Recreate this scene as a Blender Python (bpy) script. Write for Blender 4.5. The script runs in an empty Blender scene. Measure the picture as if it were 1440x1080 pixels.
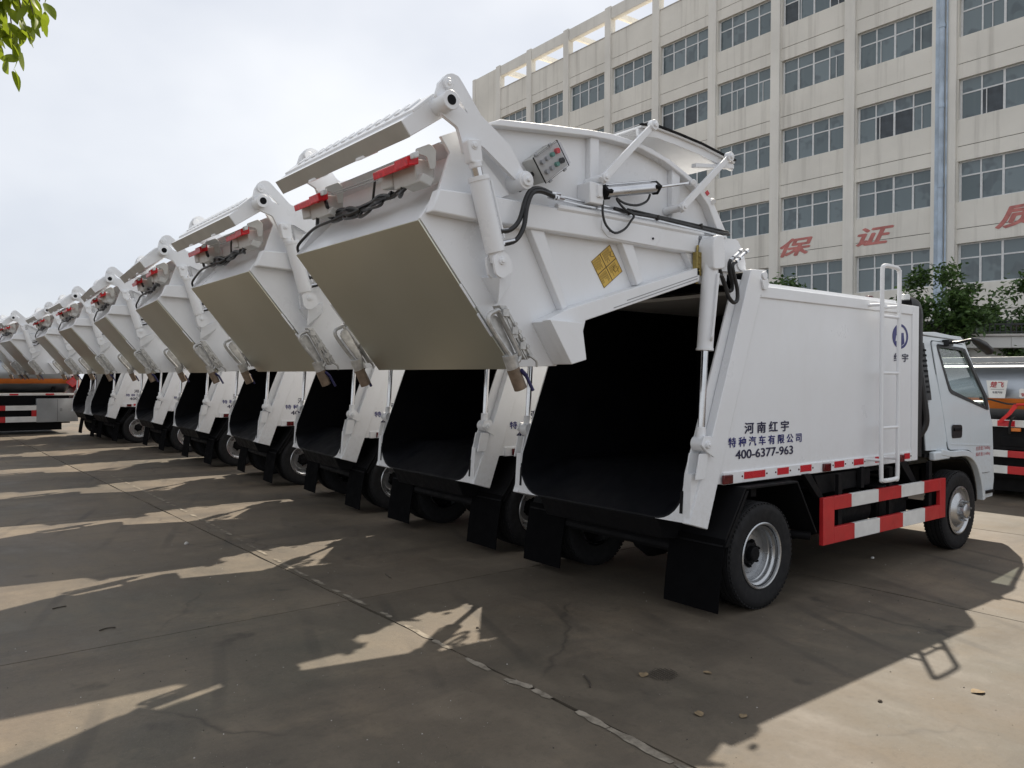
import bpy, bmesh, math, random
from mathutils import Vector, Matrix
R_ = math.radians
random.seed(7)
S = bpy.context.scene
COL = S.collection

# ------------------------------------------------------------------ camera
cam = bpy.data.cameras.new('camera'); camo = bpy.data.objects.new('camera', cam); COL.objects.link(camo)
F_PX, YAW, PITCH, ROLL = 1112.69, 51.586, -0.4818, 0.3543
CAM = Vector((-5.001, -3.365, 1.674))
cam.sensor_width = 36.0; cam.sensor_fit = 'HORIZONTAL'; cam.lens = F_PX * 36.0 / 1440.0
cam.clip_start = 0.05; cam.clip_end = 3000
_f = Vector((math.cos(R_(PITCH))*math.cos(R_(YAW)), math.cos(R_(PITCH))*math.sin(R_(YAW)), math.sin(R_(PITCH))))
_r = Vector((math.sin(R_(YAW)), -math.cos(R_(YAW)), 0)); _u = _r.cross(_f)
_c, _s = math.cos(R_(ROLL)), math.sin(R_(ROLL))
_r, _u = _c*_r + _s*_u, -_s*_r + _c*_u
camo.matrix_world = Matrix(((_r.x, _u.x, -_f.x, CAM.x), (_r.y, _u.y, -_f.y, CAM.y), (_r.z, _u.z, -_f.z, CAM.z), (0, 0, 0, 1)))
S.camera = camo

# ------------------------------------------------------------------ light
SUN_DIR = Vector((0.78, 0.51, 1.0)).normalized()
ELEV = math.asin(SUN_DIR.z); AZ = math.atan2(SUN_DIR.y, SUN_DIR.x)
W = bpy.data.worlds.new('World'); S.world = W; W.use_nodes = True
nt = W.node_tree; nt.nodes.clear()
out = nt.nodes.new('ShaderNodeOutputWorld'); bg = nt.nodes.new('ShaderNodeBackground')
sky = nt.nodes.new('ShaderNodeTexSky'); sky.sky_type = 'NISHITA'; sky.sun_disc = False
sky.sun_elevation = ELEV; sky.sun_rotation = math.pi/2 - AZ
bg.inputs['Strength'].default_value = 0.1
tc = nt.nodes.new('ShaderNodeTexCoord')
mp = nt.nodes.new('ShaderNodeMapping'); mp.inputs['Scale'].default_value = (1.0, 1.0, 1.7)
ns = nt.nodes.new('ShaderNodeTexNoise'); ns.inputs['Scale'].default_value = 1.9; ns.inputs['Detail'].default_value = 5; ns.inputs['Roughness'].default_value = 0.45
cr = nt.nodes.new('ShaderNodeValToRGB')
SKY_LO, SKY_HI = (3.50, 3.70, 4.12, 1), (5.15, 5.22, 5.35, 1)
cr.color_ramp.elements[0].position = 0.36; cr.color_ramp.elements[0].color = SKY_LO
cr.color_ramp.elements[1].position = 0.66; cr.color_ramp.elements[1].color = SKY_HI
mx = nt.nodes.new('ShaderNodeMix'); mx.data_type = 'RGBA'; mx.inputs[0].default_value = 0.93
L = nt.links.new
L(tc.outputs['Generated'], mp.inputs['Vector']); L(mp.outputs[0], ns.inputs['Vector']); L(ns.outputs['Fac'], cr.inputs['Fac'])
L(sky.outputs[0], mx.inputs[6]); L(cr.outputs[0], mx.inputs[7]); L(mx.outputs[2], bg.inputs['Color']); L(bg.outputs[0], out.inputs[0])
sl = bpy.data.lights.new('sun', 'SUN'); sl.energy = 3.6; sl.angle = R_(0.6); sl.color = (1.0, 0.90, 0.76)
so = bpy.data.objects.new('sun', sl); COL.objects.link(so); so.location = (0, 0, 40)
so.rotation_euler = SUN_DIR.to_track_quat('Z', 'Y').to_euler()
S.view_settings.view_transform = 'Standard'; S.view_settings.look = 'None'; S.view_settings.gamma = 1
S.view_settings.use_curve_mapping = False; S.view_settings.exposure = 0.92

# ------------------------------------------------------------------ materials
def nodes_of(name):
    m = bpy.data.materials.new(name); m.use_nodes = True
    return m, m.node_tree.nodes, m.node_tree.links, m.node_tree.nodes['Principled BSDF']
def setc(b, c, rough=0.5, metal=0.0, spec=0.5):
    b.inputs['Base Color'].default_value = (*c, 1); b.inputs['Roughness'].default_value = rough
    b.inputs['Metallic'].default_value = metal; b.inputs['Specular IOR Level'].default_value = spec
def noise(n, l, scale, detail=4, vec=None, rough=0.55, mapscale=None, coord='Object'):
    t = n.new('ShaderNodeTexNoise'); t.inputs['Scale'].default_value = scale; t.inputs['Detail'].default_value = detail; t.inputs['Roughness'].default_value = rough
    c = n.new('ShaderNodeTexCoord'); src = c.outputs[coord]
    if vec is not None: src = vec
    if mapscale:
        mpn = n.new('ShaderNodeMapping'); mpn.inputs['Scale'].default_value = mapscale; l.new(src, mpn.inputs['Vector']); src = mpn.outputs[0]
    l.new(src, t.inputs['Vector']); return t.outputs['Fac']
def ramp(n, l, fac, p0, c0, p1, c1):
    r = n.new('ShaderNodeValToRGB'); e = r.color_ramp.elements
    e[0].position = p0; e[1].position = p1
    e[0].color = (*c0, 1) if isinstance(c0, tuple) else (c0, c0, c0, 1)
    e[1].color = (*c1, 1) if isinstance(c1, tuple) else (c1, c1, c1, 1)
    l.new(fac, r.inputs['Fac']); return r.outputs[0]
def mix(n, l, fac, a, b, blend='MIX'):
    m = n.new('ShaderNodeMix'); m.data_type = 'RGBA'; m.blend_type = blend
    for i, v in ((0, fac), (6, a), (7, b)):
        if isinstance(v, (int, float)): m.inputs[i].default_value = v
        elif isinstance(v, tuple): m.inputs[i].default_value = (*v, 1)
        else: l.new(v, m.inputs[i])
    return m.outputs[2]
def bump(n, l, b, h, strength=0.2, dist=0.01):
    bp = n.new('ShaderNodeBump'); bp.inputs['Strength'].default_value = strength; bp.inputs['Distance'].default_value = dist
    l.new(h, bp.inputs['Height']); l.new(bp.outputs[0], b.inputs['Normal'])
def simple(name, c, rough=0.5, metal=0.0, spec=0.5, var=0.12, scale=6, bumps=0.0):
    m, n, l, b = nodes_of(name); setc(b, c, rough, metal, spec)
    f = noise(n, l, scale, 5)
    d = tuple(x*(1-var) for x in c); u = tuple(min(1, x*(1+var*0.6)) for x in c)
    l.new(ramp(n, l, f, 0.3, d, 0.7, u), b.inputs['Base Color'])
    l.new(ramp(n, l, noise(n, l, scale*2.3, 3), 0.3, max(0.02, rough*0.8), 0.7, min(1, rough*1.2)), b.inputs['Roughness'])
    if bumps: bump(n, l, b, noise(n, l, scale*14, 3), bumps, 0.004)
    return m
def paint(name, c, grime=(0.50, 0.47, 0.42), amount=0.35, rough=0.32):
    m, n, l, b = nodes_of(name); setc(b, c, rough)
    oi = n.new('ShaderNodeObjectInfo'); tcn = n.new('ShaderNodeTexCoord'); ad = n.new('ShaderNodeVectorMath'); ad.operation = 'ADD'
    l.new(tcn.outputs['Object'], ad.inputs[0]); l.new(oi.outputs['Location'], ad.inputs[1]); v = ad.outputs[0]
    f = noise(n, l, 1.6, 6, vec=v, rough=0.65); f2 = noise(n, l, 7, 4, vec=v, mapscale=(1, 1, 0.16)); f3 = noise(n, l, 26, 5, vec=v, rough=0.7)
    sep = n.new('ShaderNodeSeparateXYZ'); l.new(tcn.outputs['Object'], sep.inputs[0])
    low = n.new('ShaderNodeMapRange'); low.inputs['From Min'].default_value = 1.25; low.inputs['From Max'].default_value = 0.65; l.new(sep.outputs['Z'], low.inputs['Value'])
    a = ramp(n, l, f, 0.42, 0.0, 0.85, amount*1.25); a2 = ramp(n, l, f2, 0.50, 0.0, 0.85, amount*0.8); a3 = ramp(n, l, f3, 0.55, 0.0, 0.8, amount*0.7)
    base = mix(n, l, a, c, grime); base = mix(n, l, a2, base, grime); base = mix(n, l, a3, base, grime)
    mu = n.new('ShaderNodeMath'); mu.operation = 'MULTIPLY'; l.new(low.outputs[0], mu.inputs[0]); l.new(ramp(n, l, f3, 0.35, 0.0, 0.75, 0.30), mu.inputs[1])
    base = mix(n, l, mu.outputs[0], base, (0.42, 0.38, 0.32))
    l.new(base, b.inputs['Base Color'])
    l.new(ramp(n, l, f, 0.3, rough*0.75, 0.75, rough*1.45), b.inputs['Roughness'])
    bump(n, l, b, noise(n, l, 2.2, 2, vec=v), 0.16, 0.03)
    return m
M = {}
M['white'] = paint('white_paint', (0.785, 0.80, 0.82), amount=0.10)
M['cabwhite'] = paint('cab_white_paint', (0.66, 0.72, 0.76), amount=0.12, rough=0.2)
M['steel'], n, l, b = nodes_of('stainless_sheet'); setc(b, (0.62, 0.60, 0.56), 0.30, 0.86)
f = noise(n, l, 0.8, 3); l.new(ramp(n, l, f, 0.3, (0.57, 0.565, 0.475), 0.75, (0.64, 0.635, 0.55)), b.inputs['Base Color'])
b.inputs['Roughness'].default_value = 0.31
M['galv'] = simple('galvanised_steel', (0.50, 0.50, 0.49), 0.42, 0.55, scale=25, var=0.3)
M['flapgrey'] = simple('grey_film', (0.43, 0.43, 0.41), 0.4, 0.2, scale=3)
M['chrome'] = simple('chrome_rod', (0.62, 0.62, 0.63), 0.12, 1.0)
M['alu'] = simple('aluminium', (0.62, 0.63, 0.65), 0.32, 1.0, scale=4)
M['rim'] = simple('silver_rim', (0.50, 0.51, 0.52), 0.30, 0.9)
M['black'] = simple('black_chassis', (0.006, 0.006, 0.007), 0.65, spec=0.15, bumps=0.1)
M['interior'] = simple('hopper_paint_and_shade', (0.0045, 0.005, 0.0075), 0.55, spec=0.2, scale=2.2, var=0.35)
M['rubber'] = simple('tyre_rubber', (0.016, 0.016, 0.017), 0.78, spec=0.25, scale=9, bumps=0.25)
M['flap'] = simple('mud_flap_rubber', (0.0045, 0.0045, 0.005), 0.9, spec=0.03, scale=5)
M['hose'] = simple('hose_rubber', (0.012, 0.012, 0.013), 0.42)
M['red'] = simple('red_paint', (0.50, 0.022, 0.025), 0.4, var=0.15)
M['redlens'], n, l, b = nodes_of('red_lens'); setc(b, (0.55, 0.006, 0.012), 0.3, spec=0.3); b.inputs['Coat Weight'].default_value = 0.1
f = noise(n, l, 40, 1); l.new(ramp(n, l, f, 0.35, (0.48, 0.004, 0.010), 0.65, (0.70, 0.010, 0.020)), b.inputs['Base Color'])
M['darklens'] = simple('dark_red_lens', (0.10, 0.008, 0.010), 0.15, scale=40, var=0.5)
M['reflective'] = simple('reflective_red', (0.55, 0.012, 0.025), 0.3, scale=60, var=0.12)
M['lightgrey'] = simple('grey_plastic', (0.50, 0.50, 0.48), 0.5)
M['midgrey'] = simple('grey_metal', (0.30, 0.31, 0.32), 0.45)
M['blue'] = simple('blue_lettering', (0.008, 0.010, 0.15), 0.4)
M['navy'] = simple('navy_lettering', (0.01, 0.01, 0.05), 0.4)
M['redtext'] = simple('red_lettering', (0.42, 0.06, 0.07), 0.5)
M['yellow'] = simple('yellow_sticker', (0.62, 0.40, 0.06), 0.4, var=0.08)
M['ink'] = simple('dark_ink', (0.05, 0.03, 0.01), 0.6)
M['whiteplate'] = simple('white_plate', (0.72, 0.72, 0.70), 0.4)
M['brass'] = simple('brass_manifold', (0.36, 0.28, 0.10), 0.4, 0.85)
M['brown'] = simple('rusty_coupling', (0.20, 0.15, 0.11), 0.55, 0.4, var=0.4, scale=20)
M['bluehose'] = simple('blue_handle', (0.02, 0.02, 0.09), 0.4)
M['green'] = simple('green_button', (0.05, 0.22, 0.17), 0.4)
M['orange'] = simple('orange_paint', (0.72, 0.20, 0.03), 0.35)
M['tank'] = simple('tank_aluminium', (0.40, 0.43, 0.46), 0.38, 0.55, scale=1.2, var=0.15)
M['toolbox'] = simple('toolbox_steel', (0.45, 0.47, 0.49), 0.4, 0.8, scale=2)
M['seat'] = simple('seat_fabric', (0.06, 0.06, 0.065), 0.8)
M['bark'] = simple('bark', (0.09, 0.07, 0.05), 0.85, bumps=0.6, scale=12, var=0.4)
M['pergola'] = None
def glass(name, tint, refl_rough=0.03, alpha=0.75):
    m, n, l, b = nodes_of(name)
    n.remove(b); o = n['Material Output']
    tr = n.new('ShaderNodeBsdfTransparent'); tr.inputs['Color'].default_value = (*tint, 1)
    gl = n.new('ShaderNodeBsdfGlossy'); gl.inputs['Roughness'].default_value = refl_rough
    fr = n.new('ShaderNodeFresnel'); ge = n.new('ShaderNodeNewGeometry'); mrg = n.new('ShaderNodeMapRange'); mrg.inputs['To Min'].default_value = 1.45; mrg.inputs['To Max'].default_value = 1/1.45; l.new(ge.outputs['Backfacing'], mrg.inputs['Value']); l.new(mrg.outputs[0], fr.inputs['IOR'])
    ms = n.new('ShaderNodeMixShader'); l.new(fr.outputs[0], ms.inputs[0]); l.new(tr.outputs[0], ms.inputs[1]); l.new(gl.outputs[0], ms.inputs[2]); l.new(ms.outputs[0], o.inputs[0])
    return m
M['glass'] = glass('cab_glass', (0.90, 0.94, 0.93))
M['clearcover'] = glass('clear_cover', (0.9, 0.9, 0.92))
M['lampglass'] = simple('lamp_glass', (0.6, 0.62, 0.62), 0.15)
# window panes of the building: opaque, room darkness and curtains painted into the glossy colour
M['pane'], n, l, b = nodes_of('window_pane'); setc(b, (0.05, 0.07, 0.08), 0.06, spec=0.6)
oi = n.new('ShaderNodeObjectInfo'); tcn = n.new('ShaderNodeTexCoord')
addv = n.new('ShaderNodeVectorMath'); addv.operation = 'ADD'
comb = n.new('ShaderNodeCombineXYZ'); mul = n.new('ShaderNodeMath'); mul.operation = 'MULTIPLY'; mul.inputs[1].default_value = 37.0
l.new(oi.outputs['Random'], mul.inputs[0]); l.new(mul.outputs[0], comb.inputs[0]); l.new(mul.outputs[0], comb.inputs[2])
l.new(tcn.outputs['Object'], addv.inputs[0]); l.new(comb.outputs[0], addv.inputs[1])
f = noise(n, l, 1.1, 2, vec=addv.outputs[0]); f2 = noise(n, l, 0.9, 1, vec=addv.outputs[0], mapscale=(6, 6, 0.3))
pc = ramp(n, l, oi.outputs['Random'], 0.0, (0.085, 0.118, 0.130), 1.0, (0.155, 0.200, 0.218))
pc = mix(n, l, ramp(n, l, f, 0.54, 0.0, 0.60, 0.5), pc, (0.045, 0.060, 0.072))
pc = mix(n, l, ramp(n, l, f2, 0.52, 0.0, 0.80, 0.18), pc, (0.18, 0.21, 0.22))
l.new(pc, b.inputs['Base Color']); bump(n, l, b, noise(n, l, 0.6, 1, vec=addv.outputs[0]), 0.05, 0.05)
M['opening'] = simple('dark_room', (0.038, 0.050, 0.060), 0.2, scale=2, var=0.6)  # flat dark colour for the unlit room behind an open sash
# plaster facade
def plaster(name, c, streak=0.4):
    m, n, l, b = nodes_of(name); setc(b, c, 0.85, spec=0.2)
    f = noise(n, l, 0.35, 6); f2 = noise(n, l, 1.0, 5, mapscale=(1.9, 1.9, 0.10), rough=0.6); f3 = noise(n, l, 5.0, 4, rough=0.7)
    base = mix(n, l, ramp(n, l, f, 0.3, 0.0, 0.75, 1.0), tuple(x*0.86 for x in c), tuple(min(1, x*1.05) for x in c))
    base = mix(n, l, ramp(n, l, f2, 0.52, 0.0, 0.80, streak), base, (0.27, 0.25, 0.22))
    base = mix(n, l, ramp(n, l, f3, 0.62, 0.0, 0.85, 0.3), base, (0.30, 0.28, 0.25))
    l.new(base, b.inputs['Base Color']); bump(n, l, b, f3, 0.25, 0.02)
    return m
M['plaster'] = plaster('beige_plaster', (0.76, 0.735, 0.67), 0.6)
M['pillar'] = plaster('pillar_plaster', (0.77, 0.75, 0.695), 0.25)
M['sill'] = simple('sill_concrete', (0.48, 0.46, 0.43), 0.8, scale=2)
M['frame'] = simple('window_frame', (0.66, 0.67, 0.67), 0.4)
M['pipe'] = simple('blue_downpipe', (0.42, 0.51, 0.61), 0.45, scale=1.5, var=0.3)
M['wallred'] = simple('faded_red_paint', (0.52, 0.19, 0.17), 0.8, scale=3, var=0.3)
M['railing'] = simple('dark_railing', (0.02, 0.022, 0.025), 0.5)
M['whitewall'] = plaster('white_wall', (0.62, 0.62, 0.60), 0.2)
# concrete yard
def concrete(name):
    m, n, l, b = nodes_of(name); setc(b, (0.15, 0.13, 0.11), 0.8, spec=0.3)
    g = n.new('ShaderNodeNewGeometry'); pos = g.outputs['Position']
    big = noise(n, l, 0.42, 7, vec=pos, rough=0.62); mid = noise(n, l, 1.7, 8, vec=pos, rough=0.68, mapscale=(1, 0.6, 1)); fine = noise(n, l, 26, 8, vec=pos, rough=0.78)
    st = noise(n, l, 0.9, 6, vec=pos, rough=0.62, mapscale=(0.35, 1.6, 1)); speck = noise(n, l, 120, 2, vec=pos); sand = noise(n, l, 0.75, 8, vec=pos, rough=0.72)
    green = noise(n, l, 0.28, 4, vec=pos); oil = noise(n, l, 2.6, 3, vec=pos, rough=0.5)
    oi = n.new('ShaderNodeObjectInfo')
    c = mix(n, l, ramp(n, l, big, 0.34, 0.0, 0.64, 1.0), (0.090, 0.076, 0.056), (0.152, 0.118, 0.083))
    c = mix(n, l, ramp(n, l, green, 0.52, 0.0, 0.68, 0.6), c, (0.080, 0.081, 0.062))
    c = mix(n, l, ramp(n, l, mid, 0.46, 0.0, 0.70, 0.65), c, (0.205, 0.165, 0.116))
    c = mix(n, l, ramp(n, l, sand, 0.55, 0.0, 0.72, 0.6), c, (0.235, 0.178, 0.112))
    c = mix(n, l, ramp(n, l, st, 0.50, 0.0, 0.72, 0.62), c, (0.058, 0.050, 0.041))
    c = mix(n, l, ramp(n, l, oil, 0.66, 0.0, 0.74, 0.55), c, (0.040, 0.035, 0.030))
    c = mix(n, l, ramp(n, l, fine, 0.50, 0.0, 0.78, 0.45), c, (0.045, 0.040, 0.034))
    c = mix(n, l, ramp(n, l, speck, 0.64, 0.0, 0.75, 0.4), c, (0.26, 0.23, 0.19))
    # hairline cracks
    vo = n.new('ShaderNodeTexVoronoi'); vo.feature = 'DISTANCE_TO_EDGE'; vo.inputs['Scale'].default_value = 0.33
    dm = n.new('ShaderNodeVectorMath'); dm.operation = 'MULTIPLY_ADD'; dm.inputs[1].default_value = (0.5, 0.5, 0.5)
    wn = n.new('ShaderNodeTexNoise'); wn.inputs['Scale'].default_value = 1.6; wn.inputs['Detail'].default_value = 6; l.new(pos, wn.inputs['Vector']); l.new(wn.outputs['Color'], dm.inputs[0]); l.new(pos, dm.inputs[2]); l.new(dm.outputs[0], vo.inputs['Vector'])
    ck = ramp(n, l, vo.outputs['Distance'], 0.0, 1.0, 0.006, 0.0); mk = n.new('ShaderNodeMath'); mk.operation = 'MULTIPLY'; l.new(ck, mk.inputs[0]); l.new(ramp(n, l, noise(n, l, 0.6, 2, vec=pos), 0.50, 0.0, 0.60, 0.5), mk.inputs[1])
    c = mix(n, l, mk.outputs[0], c, (0.030, 0.026, 0.022))
    # tyre rub marks
    sx = n.new('ShaderNodeSeparateXYZ'); l.new(pos, sx.inputs[0])
    wv = n.new('ShaderNodeTexWave'); wv.wave_type = 'BANDS'; wv.bands_direction = 'X'; wv.inputs['Scale'].default_value = 0.55; wv.inputs['Distortion'].default_value = 2.2; wv.inputs['Detail'].default_value = 3; wv.inputs['Detail Scale'].default_value = 0.35
    mpn = n.new('ShaderNodeMapping'); mpn.inputs['Rotation'].default_value = (0, 0, 0.35); l.new(pos, mpn.inputs['Vector']); l.new(mpn.outputs[0], wv.inputs['Vector'])
    tm = n.new('ShaderNodeMath'); tm.operation = 'MULTIPLY'; l.new(ramp(n, l, wv.outputs['Fac'], 0.93, 0.0, 0.99, 1.0), tm.inputs[0]); l.new(ramp(n, l, noise(n, l, 0.5, 4, vec=pos), 0.50, 0.0, 0.66, 0.5), tm.inputs[1])
    c = mix(n, l, tm.outputs[0], c, (0.045, 0.040, 0.035))
    hs = n.new('ShaderNodeHueSaturation'); hs.inputs['Saturation'].default_value = 0.90
    mr = n.new('ShaderNodeMapRange'); mr.inputs['To Min'].default_value = 0.86; mr.inputs['To Max'].default_value = 1.10
    l.new(oi.outputs['Random'], mr.inputs['Value']); l.new(mr.outputs[0], hs.inputs['Value']); l.new(c, hs.inputs['Color']); l.new(hs.outputs[0], b.inputs['Base Color'])
    l.new(ramp(n, l, mid, 0.3, 0.50, 0.75, 0.9), b.inputs['Roughness'])
    hh = mix(n, l, 0.35, fine, sand); bump(n, l, b, hh, 0.5, 0.008)
    return m
M['concrete'] = concrete('yard_concrete')
M['joint'] = simple('joint_dirt', (0.035, 0.030, 0.026), 0.95)
M['oldpaint'], n, l, b = nodes_of('worn_joint_filler'); setc(b, (0.24, 0.215, 0.18), 0.85, spec=0.2)
g = n.new('ShaderNodeNewGeometry'); f = noise(n, l, 9, 5, vec=g.outputs['Position'], rough=0.7)
l.new(ramp(n, l, f, 0.34, (0.12, 0.104, 0.082), 0.60, (0.30, 0.265, 0.215)), b.inputs['Base Color'])
def leafmat(name, c1, c2, trans=0.35):
    m, n, l, b = nodes_of(name); setc(b, c1, 0.45, spec=0.4)
    oi = n.new('ShaderNodeObjectInfo'); g = n.new('ShaderNodeNewGeometry')
    f = noise(n, l, 1.7, 3, vec=g.outputs['Position']); f2 = n.new('ShaderNodeMath'); f2.operation = 'ADD'; l.new(f, f2.inputs[0])
    l.new(g.outputs['Random Per Island'], f2.inputs[1])
    f3 = n.new('ShaderNodeMath'); f3.operation = 'MULTIPLY'; f3.inputs[1].default_value = 0.5; l.new(f2.outputs[0], f3.inputs[0])
    c = ramp(n, l, f3.outputs[0], 0.25, c1, 0.8, c2); l.new(c, b.inputs['Base Color'])
    tr = n.new('ShaderNodeBsdfTranslucent'); l.new(c, tr.inputs['Color'])
    ms = n.new('ShaderNodeMixShader'); ms.inputs[0].default_value = trans
    l.new(b.outputs[0], ms.inputs[1]); l.new(tr.outputs[0], ms.inputs[2]); l.new(ms.outputs[0], n['Material Output'].inputs[0])
    return m
M['leaf'] = leafmat('young_leaf', (0.11, 0.17, 0.012), (0.33, 0.40, 0.03), 0.6)
M['foliage'] = leafmat('dark_foliage', (0.032, 0.066, 0.020), (0.110, 0.19, 0.050), 0.3)
M['dryleaf'] = simple('dry_leaf', (0.22, 0.16, 0.09), 0.8, var=0.4, scale=30)
M['twig'] = simple('dry_twig', (0.05, 0.04, 0.03), 0.9)

# ------------------------------------------------------------------ mesh helpers
class MB:
    def __init__(s): s.v = []; s.f = []; s.m = []
    def add(s, vs, fs, mi=0):
        o = len(s.v); s.v += [tuple(v) for v in vs]; s.f += [tuple(i+o for i in f) for f in fs]; s.m += [mi]*len(fs); return s
    def box(s, a, b, mi=0):
        (x0, y0, z0), (x1, y1, z1) = a, b
        x0, x1 = min(x0, x1), max(x0, x1); y0, y1 = min(y0, y1), max(y0, y1); z0, z1 = min(z0, z1), max(z0, z1)
        vs = [(x0,y0,z0),(x1,y0,z0),(x1,y1,z0),(x0,y1,z0),(x0,y0,z1),(x1,y0,z1),(x1,y1,z1),(x0,y1,z1)]
        return s.add(vs, [(0,3,2,1),(4,5,6,7),(0,1,5,4),(1,2,6,5),(2,3,7,6),(3,0,4,7)], mi)
    def prism(s, poly, y0, y1, mi=0):           # poly in (x,z), extruded along y
        a = sum(poly[i][0]*poly[(i+1) % len(poly)][1] - poly[(i+1) % len(poly)][0]*poly[i][1] for i in range(len(poly)))
        if a < 0: poly = poly[::-1]
        n = len(poly); vs = [(x, y0, z) for x, z in poly] + [(x, y1, z) for x, z in poly]
        fs = [tuple(range(n)), tuple(range(2*n-1, n-1, -1))] + [(i, i+n, (i+1) % n + n, (i+1) % n) for i in range(n)]
        if y1 < y0: fs = [f[::-1] for f in fs]
        return s.add(vs, fs, mi)
    def sheet(s, line, t, y0, y1, mi=0):        # bent plate of thickness t along an open (x,z) line
        off = []
        for i in range(len(line)):
            a = Vector(line[max(i-1, 0)]); b = Vector(line[min(i+1, len(line)-1)]); d = (b-a).normalized(); off.append((line[i][0]-d.y*t, line[i][1]+d.x*t))
        return s.prism(list(line)+off[::-1], y0, y1, mi)
    def tube(s, pts, r, n=8, mi=0, closed=False, rads=None):
        P = [Vector(p) for p in pts]; N = len(P); up = None; rings = []
        for i in range(N):
            if closed: t = (P[(i+1) % N]-P[i-1]).normalized()
            else: t = (P[min(i+1, N-1)]-P[max(i-1, 0)]).normalized()
            if up is None:
                up = Vector((0, 0, 1)) if abs(t.z) < 0.9 else Vector((1, 0, 0))
            up = (up - t*up.dot(t)); up = up.normalized() if up.length > 1e-6 else t.orthogonal().normalized()
            w = t.cross(up); rr = rads[i] if rads else r
            rings.append([P[i]+up*(math.cos(2*math.pi*k/n)*rr)+w*(math.sin(2*math.pi*k/n)*rr) for k in range(n)])
        vs = [v for ring in rings for v in ring]; fs = []
        for i in range(N if closed else N-1):
            j = (i+1) % N
            for k in range(n): fs.append((i*n+k, i*n+(k+1) % n, j*n+(k+1) % n, j*n+k))
        if not closed: fs += [tuple(range(n-1, -1, -1)), tuple((N-1)*n+k for k in range(n))]
        return s.add(vs, fs, mi)
    def cyl(s, a, b, r, n=16, mi=0, r2=None): return s.tube([a, b], r, n, mi, rads=[r, r if r2 is None else r2])
    def lathe(s, prof, cx, cz, n=40, mi=0, y0=0):    # prof of (radius, y), axis along y through (cx, cz)
        vs = []; fs = []; m = len(prof)
        for k in range(n):
            c, q = math.cos(2*math.pi*k/n), math.sin(2*math.pi*k/n)
            vs += [(cx+r*c, y0+y, cz+r*q) for r, y in prof]
        for k in range(n):
            j = (k+1) % n
            for i in range(m-1): fs.append((k*m+i, k*m+i+1, j*m+i+1, j*m+i))
        return s.add(vs, fs, mi)
    def map(s, fn): s.v = [tuple(fn(Vector(v))) for v in s.v]; return s
    def mir(s):
        o = MB(); o.v = [(x, 2.08-y, z) for x, y, z in s.v]; o.f = [f[::-1] for f in s.f]; o.m = list(s.m); return o
    def copy(s):
        o = MB(); o.v = list(s.v); o.f = list(s.f); o.m = list(s.m); return o
    def mesh(s, name, mats, smooth=35):
        me = bpy.data.meshes.new(name); me.from_pydata(s.v, [], s.f)
        for m in (mats if isinstance(mats, (list, tuple)) else [mats]): me.materials.append(m)
        me.polygons.foreach_set('material_index', s.m); me.update()
        if smooth:
            me.polygons.foreach_set('use_smooth', [True]*len(me.polygons)); me.set_sharp_from_angle(angle=R_(smooth))
        return me
    def build(s, name, mats, parent=None, bev=0, smooth=35, seg=2):
        o = bpy.data.objects.new(name, s.mesh(name, mats, smooth)); COL.objects.link(o)
        if parent: o.parent = parent
        if bev: bevel(o, bev, seg)
        return o
def bevel(o, w, seg=2):
    b = o.modifiers.new('bevel', 'BEVEL'); b.width = w; b.segments = seg; b.limit_method = 'ANGLE'; b.angle_limit = R_(40); b.harden_normals = False
def inst(name, me, parent=None, loc=None):
    o = bpy.data.objects.new(name, me); COL.objects.link(o)
    if parent: o.parent = parent
    if loc: o.location = loc
    return o
def empty(name, loc, rz=0):
    o = bpy.data.objects.new(name, None); COL.objects.link(o); o.location = loc; o.rotation_euler = (0, 0, rz); o.empty_display_size = 0.3; return o
def tag(o, label=None, cat=None, group=None, kind=None):
    if label: o['label'] = label
    if cat: o['category'] = cat
    if group: o['group'] = group
    if kind: o['kind'] = kind
    return o
def curve(pts, n=6, closed=False):
    P = [Vector(p) for p in pts]; N = len(P); o = []
    for i in range(N if closed else N-1):
        a, b, c, d = (P[(i-1) % N], P[i], P[(i+1) % N], P[(i+2) % N]) if closed else (P[max(i-1, 0)], P[i], P[i+1], P[min(i+2, N-1)])
        for k in range(n):
            t = k/n; o.append(0.5*((2*b)+(c-a)*t+(2*a-5*b+4*c-d)*t*t+(3*b-a-3*c+d)*t**3))
    if not closed: o.append(P[-1])
    return o
def XZ(pts, y): return [(x, y, z) for x, z in pts]
def plate(outer, holes, y0, y1, mi=0, mb=None):          # plate with holes, outline in (x,z)
    cu = bpy.data.curves.new('t', 'CURVE'); cu.dimensions = '2D'; cu.fill_mode = 'BOTH'; cu.extrude = abs(y1-y0)/2
    for pl in [outer]+list(holes):
        sp = cu.splines.new('POLY'); sp.points.add(len(pl)-1); sp.use_cyclic_u = True
        for p, q in zip(sp.points, pl): p.co = (q[0], q[1], 0, 1)
    ob = bpy.data.objects.new('t', cu); COL.objects.link(ob); dg = bpy.context.evaluated_depsgraph_get()
    me = bpy.data.meshes.new_from_object(ob.evaluated_get(dg)); yc = (y0+y1)/2
    mb = mb or MB(); mb.add([(v.co.x, yc-v.co.z, v.co.y) for v in me.vertices], [tuple(p.vertices) for p in me.polygons], mi)
    bpy.data.objects.remove(ob); bpy.data.curves.remove(cu); bpy.data.meshes.remove(me); return mb
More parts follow.
